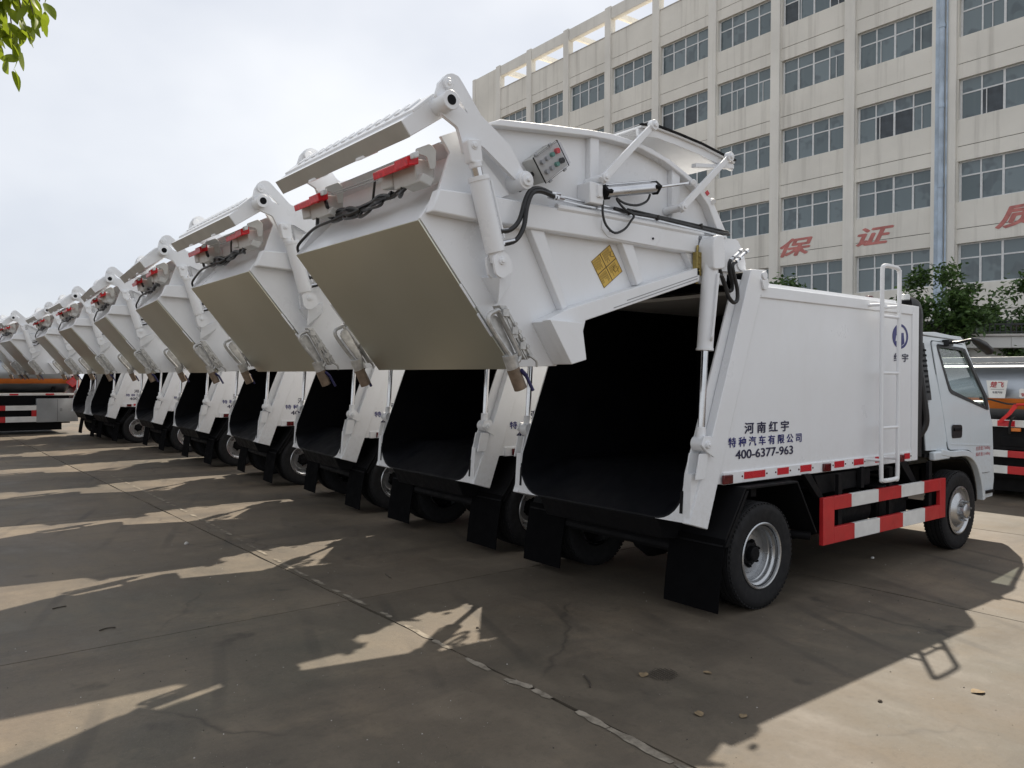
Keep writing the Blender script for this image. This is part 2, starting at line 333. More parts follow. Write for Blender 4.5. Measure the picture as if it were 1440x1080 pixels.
def text_mb(txt, x0, x1, z0, z1, y, bold=0.0, spacing=1.0, shear=0.0):   # flat lettering facing -y, filling a box; bold by a few overlaid sheets
    cu = bpy.data.curves.new('t', 'FONT'); cu.body = txt; cu.size = 1; cu.space_character = spacing; cu.shear = shear; cu.resolution_u = 4
    ob = bpy.data.objects.new('t', cu); COL.objects.link(ob); dg = bpy.context.evaluated_depsgraph_get(); dg.update()
    me = bpy.data.meshes.new_from_object(ob.evaluated_get(dg))
    xs = [v.co.x for v in me.vertices]; ys = [v.co.y for v in me.vertices]; ax, bx, ay, by = min(xs), max(xs), min(ys), max(ys)
    mb = MB(); k = 0
    for ox, oz in (((0, 0),) if not bold else ((-1, 0), (1, 0), (0, -1), (0, 1), (-.7, .7), (.7, -.7))):
        mb.add([(x0+(v.co.x+ox*bold-ax)/(bx-ax)*(x1-x0), y-0.0003*k, z0+(v.co.y+oz*bold-ay)/(by-ay)*(z1-z0)) for v in me.vertices], [tuple(p.vertices) for p in me.polygons]); k += 1
    bpy.data.objects.remove(ob); bpy.data.curves.remove(cu); bpy.data.meshes.remove(me); return mb
def roundpoly(poly, r, n=4):
    o = []; N = len(poly)
    for i in range(N):
        p = Vector(poly[i]); a = Vector(poly[i-1])-p; b = Vector(poly[(i+1) % N])-p
        rr = min(r, a.length*0.45, b.length*0.45); pa = p+a.normalized()*rr; pb = p+b.normalized()*rr
        for k in range(n+1):
            t = k/n; o.append(tuple((1-t)**2*pa+2*t*(1-t)*p+t*t*pb))
    return o
def circ(cx, cz, r, n=16): return [(cx+r*math.cos(2*math.pi*k/n), cz+r*math.sin(2*math.pi*k/n)) for k in range(n)]
def GZ(y): return -0.003*max(0.0, y)            # the yard falls very slightly away along the row

# ------------------------------------------------------------------ ground
def ground_sheet(name, x0, x1, y0, y1, dz, mat, parent=None):
    ys = sorted(set([y0, y1] + [v for v in (0.0,) if y0 < v < y1])); mb = MB(); vs = []
    for y in ys: vs += [(x0, y, GZ(y)+dz), (x1, y, GZ(y)+dz)]
    mb.add(vs, [(2*i, 2*i+1, 2*i+3, 2*i+2) for i in range(len(ys)-1)]); return mb.build(name, mat, parent, smooth=0)
yard = ground_sheet('ground', -900, 900, -900, 900, -0.016, M['joint']); tag(yard, kind='structure')
XJ = [-23, -19.6, -16.1, -12.65, -9.2, -5.73, -2.27, 1.18, 4.65, 8.1, 11.55, 15, 18.45]; YJ = [-18, -13, -8, -3.0, 2.02, 7.04, 12.06, 17.08, 22.1, 27.1, 32.1, 37, 42]
rnd = random.Random(3)
for i in range(len(XJ)-1):
    for j in range(len(YJ)-1):
        x0, x1, y0, y1 = XJ[i], XJ[i+1], YJ[j], YJ[j+1]; gp = 0.005; mb = MB(); ys = [y0+gp] + ([0.0] if y0 < 0 < y1 else []) + [y1-gp]
        # slightly chipped edges
        def edge(n): return [rnd.uniform(0, 0.010) for _ in range(n)]
        nseg = 14; L1 = []; R1 = []
        for k in range(nseg+1):
            y = y0+gp+(y1-y0-2*gp)*k/nseg; L1.append((x0+gp+rnd.random()**3*0.014, y, GZ(y))); R1.append((x1-gp-rnd.random()**3*0.014, y, GZ(y)))
        vs = []; N = nseg+1
        for k in range(N): vs += [L1[k], R1[k]]
        for k in range(N): vs += [(L1[k][0], L1[k][1], L1[k][2]-0.03), (R1[k][0], R1[k][1], R1[k][2]-0.03)]
        fs = [(2*k, 2*k+1, 2*k+3, 2*k+2) for k in range(nseg)]
        fs += [(2*k, 2*k+2, 2*N+2*k+2, 2*N+2*k) for k in range(nseg)] + [(2*k+3, 2*k+1, 2*N+2*k+1, 2*N+2*k+3) for k in range(nseg)]
        fs += [(1, 0, 2*N, 2*N+1), (2*N-2, 2*N-1, 4*N-1, 4*N-2)]
        mb.add(vs, fs); mb.build('slab', M['concrete'], yard, smooth=0)
# the far yard beyond the cast slabs
mb = MB()
for (a, b, c, d) in ((-900, XJ[0]-0.01, -900, 900), (XJ[-1]+0.01, 900, -900, 900), (XJ[0], XJ[-1], -900, YJ[0]-0.01), (XJ[0], XJ[-1], YJ[-1]+0.01, 900)):
    ys = sorted(set([c, d] + ([0.0] if c < 0 < d else []))); vs = []
    for y in ys: vs += [(a, y, GZ(y)-0.004), (b, y, GZ(y)-0.004)]
    mb.add(vs, [(2*i, 2*i+1, 2*i+3, 2*i+2) for i in range(len(ys)-1)])
mb.build('outer_yard', M['concrete'], yard, smooth=0)
# worn pale filler line beside the joint
seg = [(-1.98, 11.5), (-2.05, 7.7), (-2.10, 5.6), (-2.18, 4.0), (-2.225, 2.97), (-2.235, 2.08), (-2.235, 1.5), (-2.29, 0.44), (-2.305, 0.08), (-2.275, -0.07), (-2.285, -0.57), (-2.315, -1.05), (-2.33, -2.4)]
mb = MB(); t_ = rnd
def lerp_line(y):
    for a, b in zip(seg, seg[1:]):
        if b[1] <= y <= a[1]: return a[0]+(b[0]-a[0])*(a[1]-y)/(a[1]-b[1])
    return seg[-1][0]
y = 11.4
while y > -2.3:
    ln = rnd.uniform(0.10, 0.42); ye = max(y-ln, -2.35); k = 6; vs = []
    for i in range(k+1):
        yy = y+(ye-y)*i/k; w = (0.020 if y > 0.6 else 0.027)*rnd.uniform(0.6, 1.2)*(0.6 if i in (0, k) else 1); x = lerp_line(yy)+rnd.uniform(-.004, .004)
        vs += [(x-w, yy, GZ(yy)+0.004), (x+w, yy, GZ(yy)+0.004)]
    mb.add(vs, [(2*i, 2*i+2, 2*i+3, 2*i+1) for i in range(k)]); y = ye-(rnd.uniform(0.02, 0.22) if y > -0.2 else rnd.uniform(0.0, 0.03))
mb.build('worn_line', M['oldpaint'], yard, smooth=0)

# ------------------------------------------------------------------ the garbage truck (truck origin: ground under the right rear wheel)
truck = empty('garbage_truck', (0, 0, 0))
ALT = {}                                            # part -> mesh used on the trucks whose top linkage sits lower
W_ = M['white']; YC = 1.04
def both(name, mb, mats, parent=truck, bev=0, **k):
    a = mb.build(name, mats, parent, bev, **k); b = mb.mir().build(name, mats, parent, bev, **k); return a, b
# --- body box (its skin lies a little inside the line of the wheels)
KB = 1.0223
def BT(v): return Vector((CAM.x+KB*(v.x-CAM.x), YC+(v.y-YC)*0.928, CAM.z+KB*(v.z-CAM.z)))
def BTz(x, z): return (CAM.x+KB*(x-CAM.x), CAM.z+KB*(z-CAM.z))
b = MB()
b.prism([(-0.10, 2.30), (-0.58, 0.945), (2.33, 0.945), (2.33, 2.30)], 0.014, 0.030); body = empty('body', (0, 0, 0)); body.parent = truck
for s in (0, 1): (b.map(BT) if not s else b.mir()).build('side_panel', W_, body, 0.003)
# roof sheet with its crown
mb = MB(); prof = [(0.0, 0.0), (0.25, 0.022), (1.04, 0.05), (1.83, 0.022), (2.08, 0.0)]
vs = [(-0.02, y, 2.345+h) for y, h in prof] + [(2.42, y, 2.345+h) for y, h in prof] + [(-0.02, y, 2.305) for y, h in prof] + [(2.42, y, 2.305) for y, h in prof]
fs = [(i, i+5, i+6, i+1) for i in range(4)] + [(i+10, i+11, i+16, i+15) for i in range(4)] + [(0, 1, 2, 3, 4, 14, 13, 12, 11, 10), (5, 15, 16, 17, 18, 19, 9, 8, 7, 6), (0, 10, 15, 5), (4, 9, 19, 14)]
vs = [(x, max(0.052, min(2.028, y)), z) for x, y, z in vs]
mb.add(vs, fs); roof = mb.map(BT).build('roof', W_, body, 0.008)
for s in (0, 1):
    mb = MB().box((-0.045, 0.0, 2.262), (2.30, 0.05, 2.347)); (mb if not s else mb.mir()).map(BT).build('top_rail', W_, body, 0.007)
    mb = MB().box((-0.46, 0.0, 0.938), (2.30, 0.05, 1.025)); (mb if not s else mb.mir()).map(BT).build('bottom_rail', W_, body, 0.006)
    mb = MB().box((2.30, 0.0, 0.938), (2.42, 0.06, 2.347)); (mb if not s else mb.mir()).map(BT).build('front_post', W_, body, 0.007)
MB().box((2.33, 0.03, 0.938), (2.418, 2.05, 2.30)).map(BT).build('front_wall', W_, body, 0.005)
# lettering on the right side
for nm, t, bx, mt, bd in (('lettering', '河 南 红 宇', (-0.186, 0.366, 1.283, 1.362), 'navy', 0.022), ('lettering', '特 种 汽 车 有 限 公 司', (-0.372, 0.540, 1.194, 1.262), 'blue', 0.018), ('lettering', '400-6377-963', (-0.290, 0.425, 1.108, 1.170), 'navy', 0.016)):
    for s in (0, 1):
        mb = text_mb(t, bx[0]-0.026, bx[1]-0.026, bx[2], bx[3], 0.0105, bd)
        if s: mb.map(lambda v: Vector((0.10-v.x, 2.08-v.y, v.z)))
        mb.map(BT).build(nm, M[mt], body, smooth=0)
# round emblem
def emblem(mb):
    cx, cz, rx, rz = 2.085, 2.06, 0.145, 0.110; n = 30; y = 0.0115
    def el(a, f=1.0): return (cx+rx*f*math.cos(a), cz+rz*f*math.sin(a))
    left = [el(math.pi/2+math.pi*k/n) for k in range(n+1)]                  # solid left half with a white notch
    left = [(min(x, cx-0.010), z) for x, z in left]
    notch = [(cx-0.090, cz-0.045), (cx-0.050, cz-0.040), (cx-0.052, cz+0.010), (cx-0.080, cz+0.005)]
    plate(left, [notch], y-0.001, y+0.001, 0, mb)
    ring = [el(math.pi/2-math.pi*k/n) for k in range(n+1)] + [el(-math.pi/2+math.pi*k/n, 0.80) for k in range(n+1)]
    ring = [(max(x, cx+0.012), z) for x, z in ring]; mb.prism(ring, y-0.001, y+0.001)
    mb.prism([(cx+0.018, cz-0.085), (cx+0.075, cz-0.060), (cx+0.060, cz+0.035), (cx+0.018, cz+0.03)], y-0.001, y+0.001)
mb = MB(); emblem(mb); mb.map(BT).build('emblem', M['blue'], body, smooth=0)
text_mb('红宇', 1.97, 2.233, 1.836, 1.908, 0.0105, 0.02, 1.25).map(BT).build('lettering', M['navy'], body, smooth=0)
# reflective strips and side lamps
for s in (0, 1):
    for x0, x1 in ((-0.229, 0.024), (0.181, 0.327), (0.486, 0.638), (0.978, 1.124), (1.281, 1.436), (1.635, 1.742), (2.155, 2.26)):
        mb = MB().box((x0, -0.004, 0.963), (x1, 0.0005, 1.013)); (mb if not s else mb.mir()).map(BT).build('reflector', M['reflective'], body)
        mb = MB()
        for c in (x0-0.022, x1+0.022): mb.cyl((c, -0.004, 0.985), (c, 0.002, 0.985), 0.007, 8)
        (mb if not s else mb.mir()).map(BT).build('rivet', M['darklens'], body)
    for x0, x1 in ((-0.484, -0.378), (0.797, 0.902), (2.06, 2.13)):
        mb = MB().box((x0, -0.022, 0.945), (x1, 0.001, 1.008)); o_l = (mb if not s else mb.mir()).map(BT).build('side_lamp', M['darklens'], body, 0.006)
        if x0 < -0.4:
            mb = MB().box((x0+0.10, -0.022, 0.945), (x1+0.10, 0.001, 1.008)); ALT[o_l] = [(mb if not s else mb.mir()).map(BT).mesh('side_lamp', M['darklens'])]*3
# --- rear frame: slanted posts, curved feet, lintel
def slope(z): return -0.168+(z-2.447)*(0.399/1.101)          # outer edge of the post, x at height z
post = [(-0.165, 2.455), (slope(1.346), 1.346), (-0.822, 0.705), (-0.634, 0.650), (-0.515, 0.985), (-0.048, 2.262), (0.027, 2.466)]
both('rear_post', MB().prism(post, -0.001, 0.075).map(BT), W_, truck, 0.006)
# recessed rear web of the post and the foot with its rounded inner corner
def slopeB(z): return BTz(slope(CAM.z+(z-CAM.z)/KB), 0)[0]
web = MB()
zs = [0.70+i*(2.44-0.70)/10 for i in range(11)]
vs = []
for z in zs:
    vs += [(slopeB(z)+0.035, 0.130, z), (slopeB(z)+0.035, 0.1465, z)]
web.add(vs, [(2*i, 2*i+2, 2*i+3, 2*i+1) for i in range(10)]); both('post_web', web, W_)
def lipx0(z): return -0.694-(1.0-z)*0.06
foot = MB()
arc = [(0.09, 0.685), (0.40, 0.682)] + [(0.40-0.2525*math.sin(R_(a)), 0.935-0.2525*math.cos(R_(a))) for a in (8, 20, 32, 45, 58, 70, 82)] + [(0.147, 1.02), (0.09, 1.02)]
n = len(arc); vs = [(min(slopeB(z), lipx0(z))-0.004, y, z) for y, z in arc] + [(slopeB(z)+0.03, y, z) for y, z in arc]
foot.add(vs, [tuple(range(n-1, -1, -1)), tuple(range(n, 2*n))] + [(i, (i+1) % n, (i+1) % n+n, i+n) for i in range(n)])
for fo in both('post_foot', foot, W_): pass
slot = MB(); vs = [(min(slopeB(z), lipx0(z))-0.006, y, z) for y, z in ((0.150, 0.745), (0.178, 0.745), (0.178, 0.900), (0.150, 0.900))]
slot.add(vs, [(3, 2, 1, 0)]); both('slot', slot, M['black'])
MB().prism([(-0.15, 2.33), (-0.11, 2.45), (0.03, 2.45), (0.03, 2.33)], 0.09, 1.99)  .map(BT).build('lintel', M['interior'], truck, 0.006)  # white beam coloured dark to blend into the shaded opening
# --- dark tunnel (load space) whose rounded rim stands proud of the posts
ZT = 2.40
sec = [(0.147, ZT)] + [(0.147, 1.02)] + [(0.40-0.253*math.cos(R_(a)), 0.935-0.253*math.sin(R_(a))) for a in range(0, 91, 10)]
sec = sec + [(2.08-y, z) for y, z in sec[::-1]]
def lipx(z):
    z = max(min(z, 1.75), 0.66)
    if z > 1.0: return -0.42-(1.75-z)*0.365
    return -0.694-(1.0-z)*0.06
def lipx2(z): return lipx(z) if z < 1.75 else -0.42+(z-1.75)*0.40
mb = MB(); k = len(sec); vs = []
for (y, z) in sec: vs.append((lipx2(z), y, z))
for (y, z) in sec: vs.append((2.29, y, max(z, 0.945)))
inset = [(y+(0.012 if y < 1 else -0.012), z+(0.012 if z < 0.9 else 0)) for y, z in sec]
for (y, z) in inset: vs.append((lipx2(z), y, z))
for (y, z) in inset: vs.append((2.28, y, max(z, 0.957)))
for (y, z) in sec: vs.append((max(lipx2(z)+0.03, -0.30), y, max(z, 0.945)))
for (y, z) in inset: vs.append((max(lipx2(z)+0.03, -0.29), y, max(z, 0.957)))
fs = []; ms = []
for i in range(k-1):
    mm = 0 if min(sec[i][1], sec[i+1][1]) > 0.94 else 1
    fs += [(i, i+1, 4*k+i+1, 4*k+i), (4*k+i, 4*k+i+1, k+i+1, k+i)]; ms += [mm, mm]
    fs += [(2*k+i+1, 2*k+i, 5*k+i, 5*k+i+1), (5*k+i+1, 5*k+i, 3*k+i, 3*k+i+1)]; ms += [1, 1]
    fs.append((i+1, i, 2*k+i, 2*k+i+1)); ms.append(0 if sec[i][1] > 0.93 else 1)
fs.append(tuple(range(3*k, 4*k))); ms.append(1)
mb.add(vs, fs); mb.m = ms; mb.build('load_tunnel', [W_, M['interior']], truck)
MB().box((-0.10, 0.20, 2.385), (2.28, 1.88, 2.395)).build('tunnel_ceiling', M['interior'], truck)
# packer wall deep inside and rub rails
mb = MB()
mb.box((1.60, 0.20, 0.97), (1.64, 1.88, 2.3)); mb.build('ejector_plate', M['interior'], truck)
# rear dark skirt / bumper under the opening
mb = MB().prism([(-0.70, 0.678), (-0.62, 0.52), (-0.48, 0.50), (-0.32, 0.678)], 0.40, 1.68); mb.build('rear_skirt', M['black'], truck, 0.01)
MB().tube([(-0.42, 0.42, 0.44), (-0.42, 1.66, 0.44)], 0.05, 10).build('rear_bumper', M['black'], truck)
# --- lift cylinders with their hinge blocks
lift = MB(); lift.cyl((-0.49, 0.10, 2.55), (-0.552, 0.10, 1.872), 0.056, 20); lift.cyl((-0.552, 0.10, 1.885), (-0.553, 0.10, 1.868), 0.060, 20)
la, lb = both('lift_cylinder', lift, W_)
rod = MB().cyl((-0.552, 0.10, 1.875), (-0.583, 0.10, 1.31), 0.024, 14)
rod.build('rod', M['chrome'], la); rod.mir().build('rod', M['chrome'], lb)
eye = MB().cyl((-0.585, 0.10, 1.34), (-0.592, 0.10, 1.24), 0.034, 14).cyl((-0.594, 0.055, 1.225), (-0.594, 0.145, 1.225), 0.052, 18)
eye.prism([(-0.66, 1.22), (-0.60, 1.17), (-0.52, 1.13), (-0.50, 1.20), (-0.56, 1.28), (-0.63, 1.28)], 0.035, 0.052).cyl((-0.597, 0.015, 1.222), (-0.597, 0.05, 1.222), 0.026, 14).cyl((-0.597, 0.008, 1.222), (-0.597, 0.02, 1.222), 0.012, 8)
eye.prism([(-0.66, 1.16), (-0.70, 0.985), (-0.60, 0.985), (-0.565, 1.16)], 0.050, 0.062).prism([(-0.66, 1.16), (-0.70, 0.985), (-0.60, 0.985), (-0.565, 1.16)], 0.135, 0.147)
both('hinge_block', eye, W_, truck, 0.003)
pipe = MB().tube(curve([(-0.50, 0.03, 2.40), (-0.535, 0.028, 2.15), (-0.56, 0.028, 1.99), (-0.568, 0.03, 1.955), (-0.552, 0.045, 1.935)], 4), 0.009, 6)
pipe.build('oil_pipe', W_, la); pipe.mir().build('oil_pipe', W_, lb)
lug = MB().prism(roundpoly([(-0.560, 2.60), (-0.53, 2.66), (-0.44, 2.67), (-0.42, 2.44), (-0.55, 2.42)], 0.03), 0.03, 0.16); both('cylinder_head', lug, W_, truck, 0.008)
# --- pivot brackets on the roof edge
piv = roundpoly([(-0.55, 2.675), (-0.10, 2.695), (-0.02, 2.60), (0.012, 2.47), (-0.09, 2.46), (-0.24, 2.45), (-0.43, 2.44), (-0.55, 2.50)], 0.03)
tri = [(-0.385, 2.585), (-0.30, 2.46), (-0.37, 2.455)]
both('pivot_bracket', plate(piv, [[(-0.375, 2.60), (-0.29, 2.485), (-0.365, 2.475)]], 0.165, 0.185), W_, truck)
mb = MB().cyl((-0.415, 0.16, 2.645), (-0.415, 0.13, 2.645), 0.03, 16).cyl((-0.02, -0.02, 2.42), (-0.02, 0.0, 2.42), 0.03, 14).cyl((-0.06, 0.155, 2.52), (-0.06, 0.20, 2.52), 0.05, 16)
both('pivot_pin', mb, W_, truck, 0.003)
both('ear_plate', MB().prism(roundpoly([(-0.060, 2.40), (0.02, 2.41), (0.025, 2.33), (-0.03, 2.31)], 0.03), -0.020, -0.002).map(BT), W_, truck, 0.003)
mb = MB().box((-0.605, 0.13, 2.385), (-0.555, 0.17, 2.55)).cyl((-0.58, 0.15, 2.55), (-0.575, 0.15, 2.60), 0.010, 8).cyl((-0.585, 0.15, 2.385), (-0.588, 0.15, 2.33), 0.012, 8)
for z in (2.42, 2.47, 2.52): mb.cyl((-0.58, 0.125, z), (-0.58, 0.135, z), 0.010, 8)
both('valve_block', mb, M['brass'], truck, 0.004)
# lift hoses
h1 = MB().tube(curve(XZ([(-0.486, 2.526), (-0.434, 2.495), (-0.388, 2.434), (-0.35, 2.354), (-0.296, 2.302), (-0.25, 2.31), (-0.251, 2.362), (-0.283, 2.443), (-0.283, 2.50), (-0.253, 2.531)], 0.10), 4), 0.013, 8)
h1.tube(curve(XZ([(-0.49, 2.385), (-0.43, 2.39), (-0.388, 2.338), (-0.35, 2.258), (-0.288, 2.215), (-0.243, 2.237), (-0.244, 2.312), (-0.284, 2.411), (-0.30, 2.475), (-0.262, 2.507)], 0.06), 4), 0.014, 8)
both('hose', h1, M['hose'])
mb = MB()
for a, c in (((-0.278, 0.10, 2.512), (-0.133, 0.10, 2.61)), ((-0.272, 0.06, 2.50), (-0.117, 0.06, 2.606))):
    A_, B_ = Vector(a), Vector(c); mb.cyl(a, c, 0.010, 8)
    for t in (0.05, 0.3, 0.8): mb.cyl(A_.lerp(B_, t), A_.lerp(B_, t+0.12), 0.017, 6)
both('hose_fitting', mb, M['alu'])

# ------------------------------------------------------------------ raised tailgate
RIM = [(-2.645, 2.976), (-2.531, 3.03), (-2.288, 3.125), (-2.071, 3.152), (-1.841, 3.178), (-1.596, 3.203), (-1.407, 3.218), (-1.244, 3.214), (-1.037, 3.194), (-0.838, 3.15), (-0.651, 3.083), (-0.477, 3.003), (-0.365, 2.922), (-0.296, 2.835), (-0.235, 2.755), (-0.20, 2.685)]
lower = [(-0.22, 2.60), (-0.55, 2.50), (-0.60, 2.37), (-1.655, 2.045), (-1.735, 1.80), (-1.80, 1.745), (-2.12, 1.735)]
tg = MB(); tg.prism([(x, z-0.03) for x, z in RIM[:1]] + [(x, z-0.03) for x, z in RIM[1:]] + lower + [(-2.765, 2.512), (-2.61, 2.66), (-2.48, 2.80), (-2.50, 2.92)], 0.262, 1.818)
gate = tg.build('tailgate', W_, truck)
fp = MB().prism([(-0.62, 2.40), (-0.55, 2.49), (-0.22, 2.60), (-0.03, 2.56), (-0.015, 2.475), (-0.17, 2.465), (-0.18, 2.355), (-0.60, 2.345)], 0.20, 1.88); fp.build('front_plate', W_, gate, 0.004)
MB().sheet([(-1.738, 1.80), (-1.650, 2.030), (-0.60, 2.353), (-0.19, 2.343)], -0.004, 0.242, 1.838).build('mouth_shade', M['interior'], gate)  # dark sheet added over the white underside, stands for shade in the mouth
side = RIM + lower + [(-2.775, 2.518), (-2.655, 2.690), (-2.583, 2.896)]
for s in (0, 1):
    mb = MB().prism(side, 0.238, 0.262); (mb if not s else mb.mir()).build('side_plate', W_, gate, 0.003)
# outer rim flange, its curve, end cap, ribs and belts
rimin = [(-2.272, 3.088), (-1.577, 3.166), (-1.40, 3.176), (-1.129, 3.172), (-0.90, 3.130), (-0.690, 3.060), (-0.54, 2.985), (-0.43, 2.90), (-0.375, 2.82), (-0.325, 2.74), (-0.295, 2.685)]
rimout = [(-2.40, 3.075)] + RIM[2:]
rim = MB().prism(rimout + rimin[::-1], 0.175, 0.239)
ribs = []
def quadrib(p, y0=0.195): return MB().prism(p, y0, 0.239)
for s in (0, 1):
    q = (lambda m: m.mir()) if s else (lambda m: m)
    q(rim).build('rim_flange', W_, gate, 0.006)
    belt = MB(); by0, by1 = 0.165, 0.239
    belt.prism([(-2.700, 2.672), (-2.30, 2.685), (-0.50, 2.690), (-0.50, 2.545), (-2.46, 2.535), (-2.745, 2.545)], by0, by1); q(belt).build('belt', W_, gate, 0.010)
    for p in ([(-1.568, 3.17), (-1.491, 3.18), (-1.488, 2.69), (-1.565, 2.69)], [(-0.794, 3.105), (-0.712, 3.075), (-0.716, 2.69), (-0.794, 2.69)]): q(quadrib(p)).build('rib', W_, gate, 0.006)
    for p in ([(-2.06, 2.54), (-1.95, 2.54), (-1.76, 2.10), (-1.80, 2.08)], [(-1.295, 2.545), (-1.184, 2.545), (-1.085, 2.31), (-1.145, 2.28)], [(-0.66, 2.545), (-0.55, 2.545), (-0.50, 2.47), (-0.57, 2.44)]): q(quadrib(p, 0.185)).build('rib', W_, gate, 0.006)
    fl = MB().prism([(-0.575, 2.445), (-0.575, 2.348), (-1.66, 2.022), (-1.735, 1.775), (-1.83, 1.752), (-2.00, 2.000), (-1.80, 2.085)], 0.130, 0.239); q(fl).build('seal_flange', W_, gate, 0.005)
    bx = MB().prism([(-2.012, 2.006), (-1.76, 2.000), (-1.722, 1.782), (-1.842, 1.752)], 0.055, 0.131); q(bx).build('flange_box', W_, gate, 0.004)
    grv = MB(); grv.prism([(-0.60, 2.385), (-0.60, 2.379), (-1.30, 2.165), (-1.30, 2.171)], 0.1285, 0.1305); q(grv).build('seam', M['midgrey'], gate)
    grv = MB(); grv.prism([(-0.60, 2.366), (-0.60, 2.360), (-1.42, 2.110), (-1.42, 2.116)], 0.1285, 0.1305); q(grv).build('seam', M['midgrey'], gate)
    # cover plate on the belt with two screws
    cp = MB().prism(roundpoly([(-1.50, 2.665), (-1.50, 2.60), (-1.44, 2.555), (-1.00, 2.548), (-0.96, 2.60), (-0.94, 2.665)], 0.02), 0.158, 0.166); q(cp).build('cover_plate', W_, gate, 0.002)
    scw = MB().cyl((-1.43, 0.152, 2.60), (-1.43, 0.160, 2.60), 0.008, 8).cyl((-1.03, 0.152, 2.595), (-1.03, 0.160, 2.595), 0.008, 8); q(scw).build('screw', M['black'], gate)
    # fat rail and steel pipes on the belt
    q(MB().tube([(-1.866, 0.175, 2.690), (-1.52, 0.175, 2.694), (-0.50, 0.175, 2.690)], 0.022, 10)).build('rail_tube', W_, gate)
    pp = MB()
    for dy, dz in ((0.0, 0.0), (-0.012, -0.028)): pp.tube([(-1.945, 0.17+dy, 2.762+dz), (-1.66, 0.17+dy, 2.752+dz), (-1.0, 0.17+dy, 2.748+dz), (-0.25, 0.17+dy, 2.722+dz)], 0.008, 6)
    q(pp).build('oil_pipe', M['alu'], gate)
    pb = MB().tube(curve([(-1.40, 0.150, 2.742), (-1.2, 0.15, 2.735), (-1.0, 0.150, 2.738), (-0.6, 0.15, 2.725), (-0.22, 0.150, 2.715)], 4), 0.012, 6).tube([(-1.28, 0.15, 2.755), (-0.22, 0.155, 2.735)], 0.006, 6)
    for x in (-1.27, -1.0, -0.55): pb.cyl((x, 0.15, 2.75), (x+0.012, 0.15, 2.72), 0.017, 8)
    q(pb).build('hose', M['hose'], gate)
    # foot bracket of the blade cylinder, hollow gusset
    fb = MB()
    for ya, yb in ((0.080, 0.096), (0.146, 0.162)): fb.prism(roundpoly([(-2.405, 2.335), (-2.345, 2.372), (-2.290, 2.345), (-2.262, 2.270), (-2.335, 2.215), (-2.385, 2.235)], 0.025), ya, yb)
    fb.add([(-2.349, 0.09, 2.222), (-2.360, 0.09, 2.088), (-2.157, 0.239, 2.216), (-2.152, 0.239, 2.300), (-2.372, 0.239, 2.234), (-2.261, 0.239, 2.092)],
           [(0, 1, 2, 3), (0, 4, 5, 1), (0, 3, 4), (1, 5, 2)])
    q(fb).build('cylinder_foot', W_, gate)
    # drain lock: looped handle, channel, outlet
    dl = MB().tube(curve([(-2.415, 0.10, 1.975), (-2.375, 0.10, 2.035), (-2.33, 0.10, 2.02), (-2.215, 0.10, 1.83), (-2.20, 0.10, 1.785), (-2.245, 0.10, 1.775)], 5, True), 0.014, 8, closed=True)
    dl.prism(roundpoly([(-2.40, 1.975), (-2.37, 2.02), (-2.335, 2.01), (-2.225, 1.83), (-2.21, 1.79), (-2.24, 1.785)], 0.03), 0.125, 0.14)
    dl.tube([(-2.315, 0.085, 2.055), (-2.135, 0.085, 1.795)], 0.007, 6).tube([(-2.345, 0.09, 2.03), (-2.165, 0.09, 1.775)], 0.006, 6)
    for t in (0.1, 0.45, 0.75): dl.box((-2.335+0.19*t-0.02, 0.075, 2.06-0.275*t-0.022), (-2.335+0.19*t+0.02, 0.10, 2.06-0.275*t+0.018))
    dl.tube(curve([(-2.15, 0.08, 1.80), (-2.10, 0.075, 1.77), (-2.09, 0.08, 1.735)], 4), 0.008, 6)
    dl.prism([(-2.350, 2.070), (-2.305, 2.070), (-2.11, 1.800), (-2.15, 1.775)], 0.09, 0.16).prism([(-2.30, 2.00), (-2.27, 2.00), (-2.22, 1.90), (-2.25, 1.89)], 0.085, 0.12)
    dl.cyl((-2.255, 0.12, 1.80), (-2.228, 0.12, 1.715), 0.046, 16, r2=0.036)
    for t in (0.35, 0.5, 0.65, 0.8): dl.cyl((-2.32+0.2*t, 0.07, 2.065-0.27*t), (-2.32+0.2*t, 0.10, 2.065-0.27*t), 0.012, 6)
    d_ = q(dl).build('drain_lock', M['galv'], gate, 0.003)
    q(MB().cyl((-2.232, 0.12, 1.725), (-2.175, 0.12, 1.610), 0.038, 16)).build('outlet', M['brown'], d_)
    q(MB().cyl((-2.16, 0.09, 1.685), (-2.112, 0.085, 1.600), 0.010, 8).cyl((-2.20, 0.085, 1.715), (-2.16, 0.09, 1.685), 0.012, 8)).build('lever', M['bluehose'], d_)
    # hatch arms with pins
    for (a0, a1) in (((-1.539, 2.902), (-1.102, 3.311)), ((-0.80, 2.824), (-0.298, 3.249))):
        am = MB(); A_ = Vector((a0[0], 0.10, a0[1])); B_ = Vector((a1[0], 0.10, a1[1])); d = (B_-A_).normalized(); nn = Vector((-d.z, 0, d.x))
        pl = [A_-d*0.03+nn*0.026, A_-d*0.03-nn*0.026, B_+d*0.03-nn*0.020, B_+d*0.03+nn*0.020]
        am.prism([(v.x, v.z) for v in pl], 0.092, 0.112)
        for P_, r in ((A_, 0.030), (B_, 0.034)): am.cyl((P_.x, 0.118, P_.z), (P_.x, 0.078, P_.z), r, 16).cyl((P_.x, 0.068, P_.z), (P_.x, 0.080, P_.z), r*0.45, 10)
        am.cyl((A_.x-0.02, 0.239, A_.z-0.01), (A_.x, 0.10, A_.z), 0.026, 14); q(am).build('hatch_arm', W_, gate, 0.003)
    # pneumatic cylinder with rod
    A_ = Vector((-1.51, 0.12, 2.822)); B_ = Vector((-1.066, 0.12, 2.918)); d = (B_-A_).normalized()
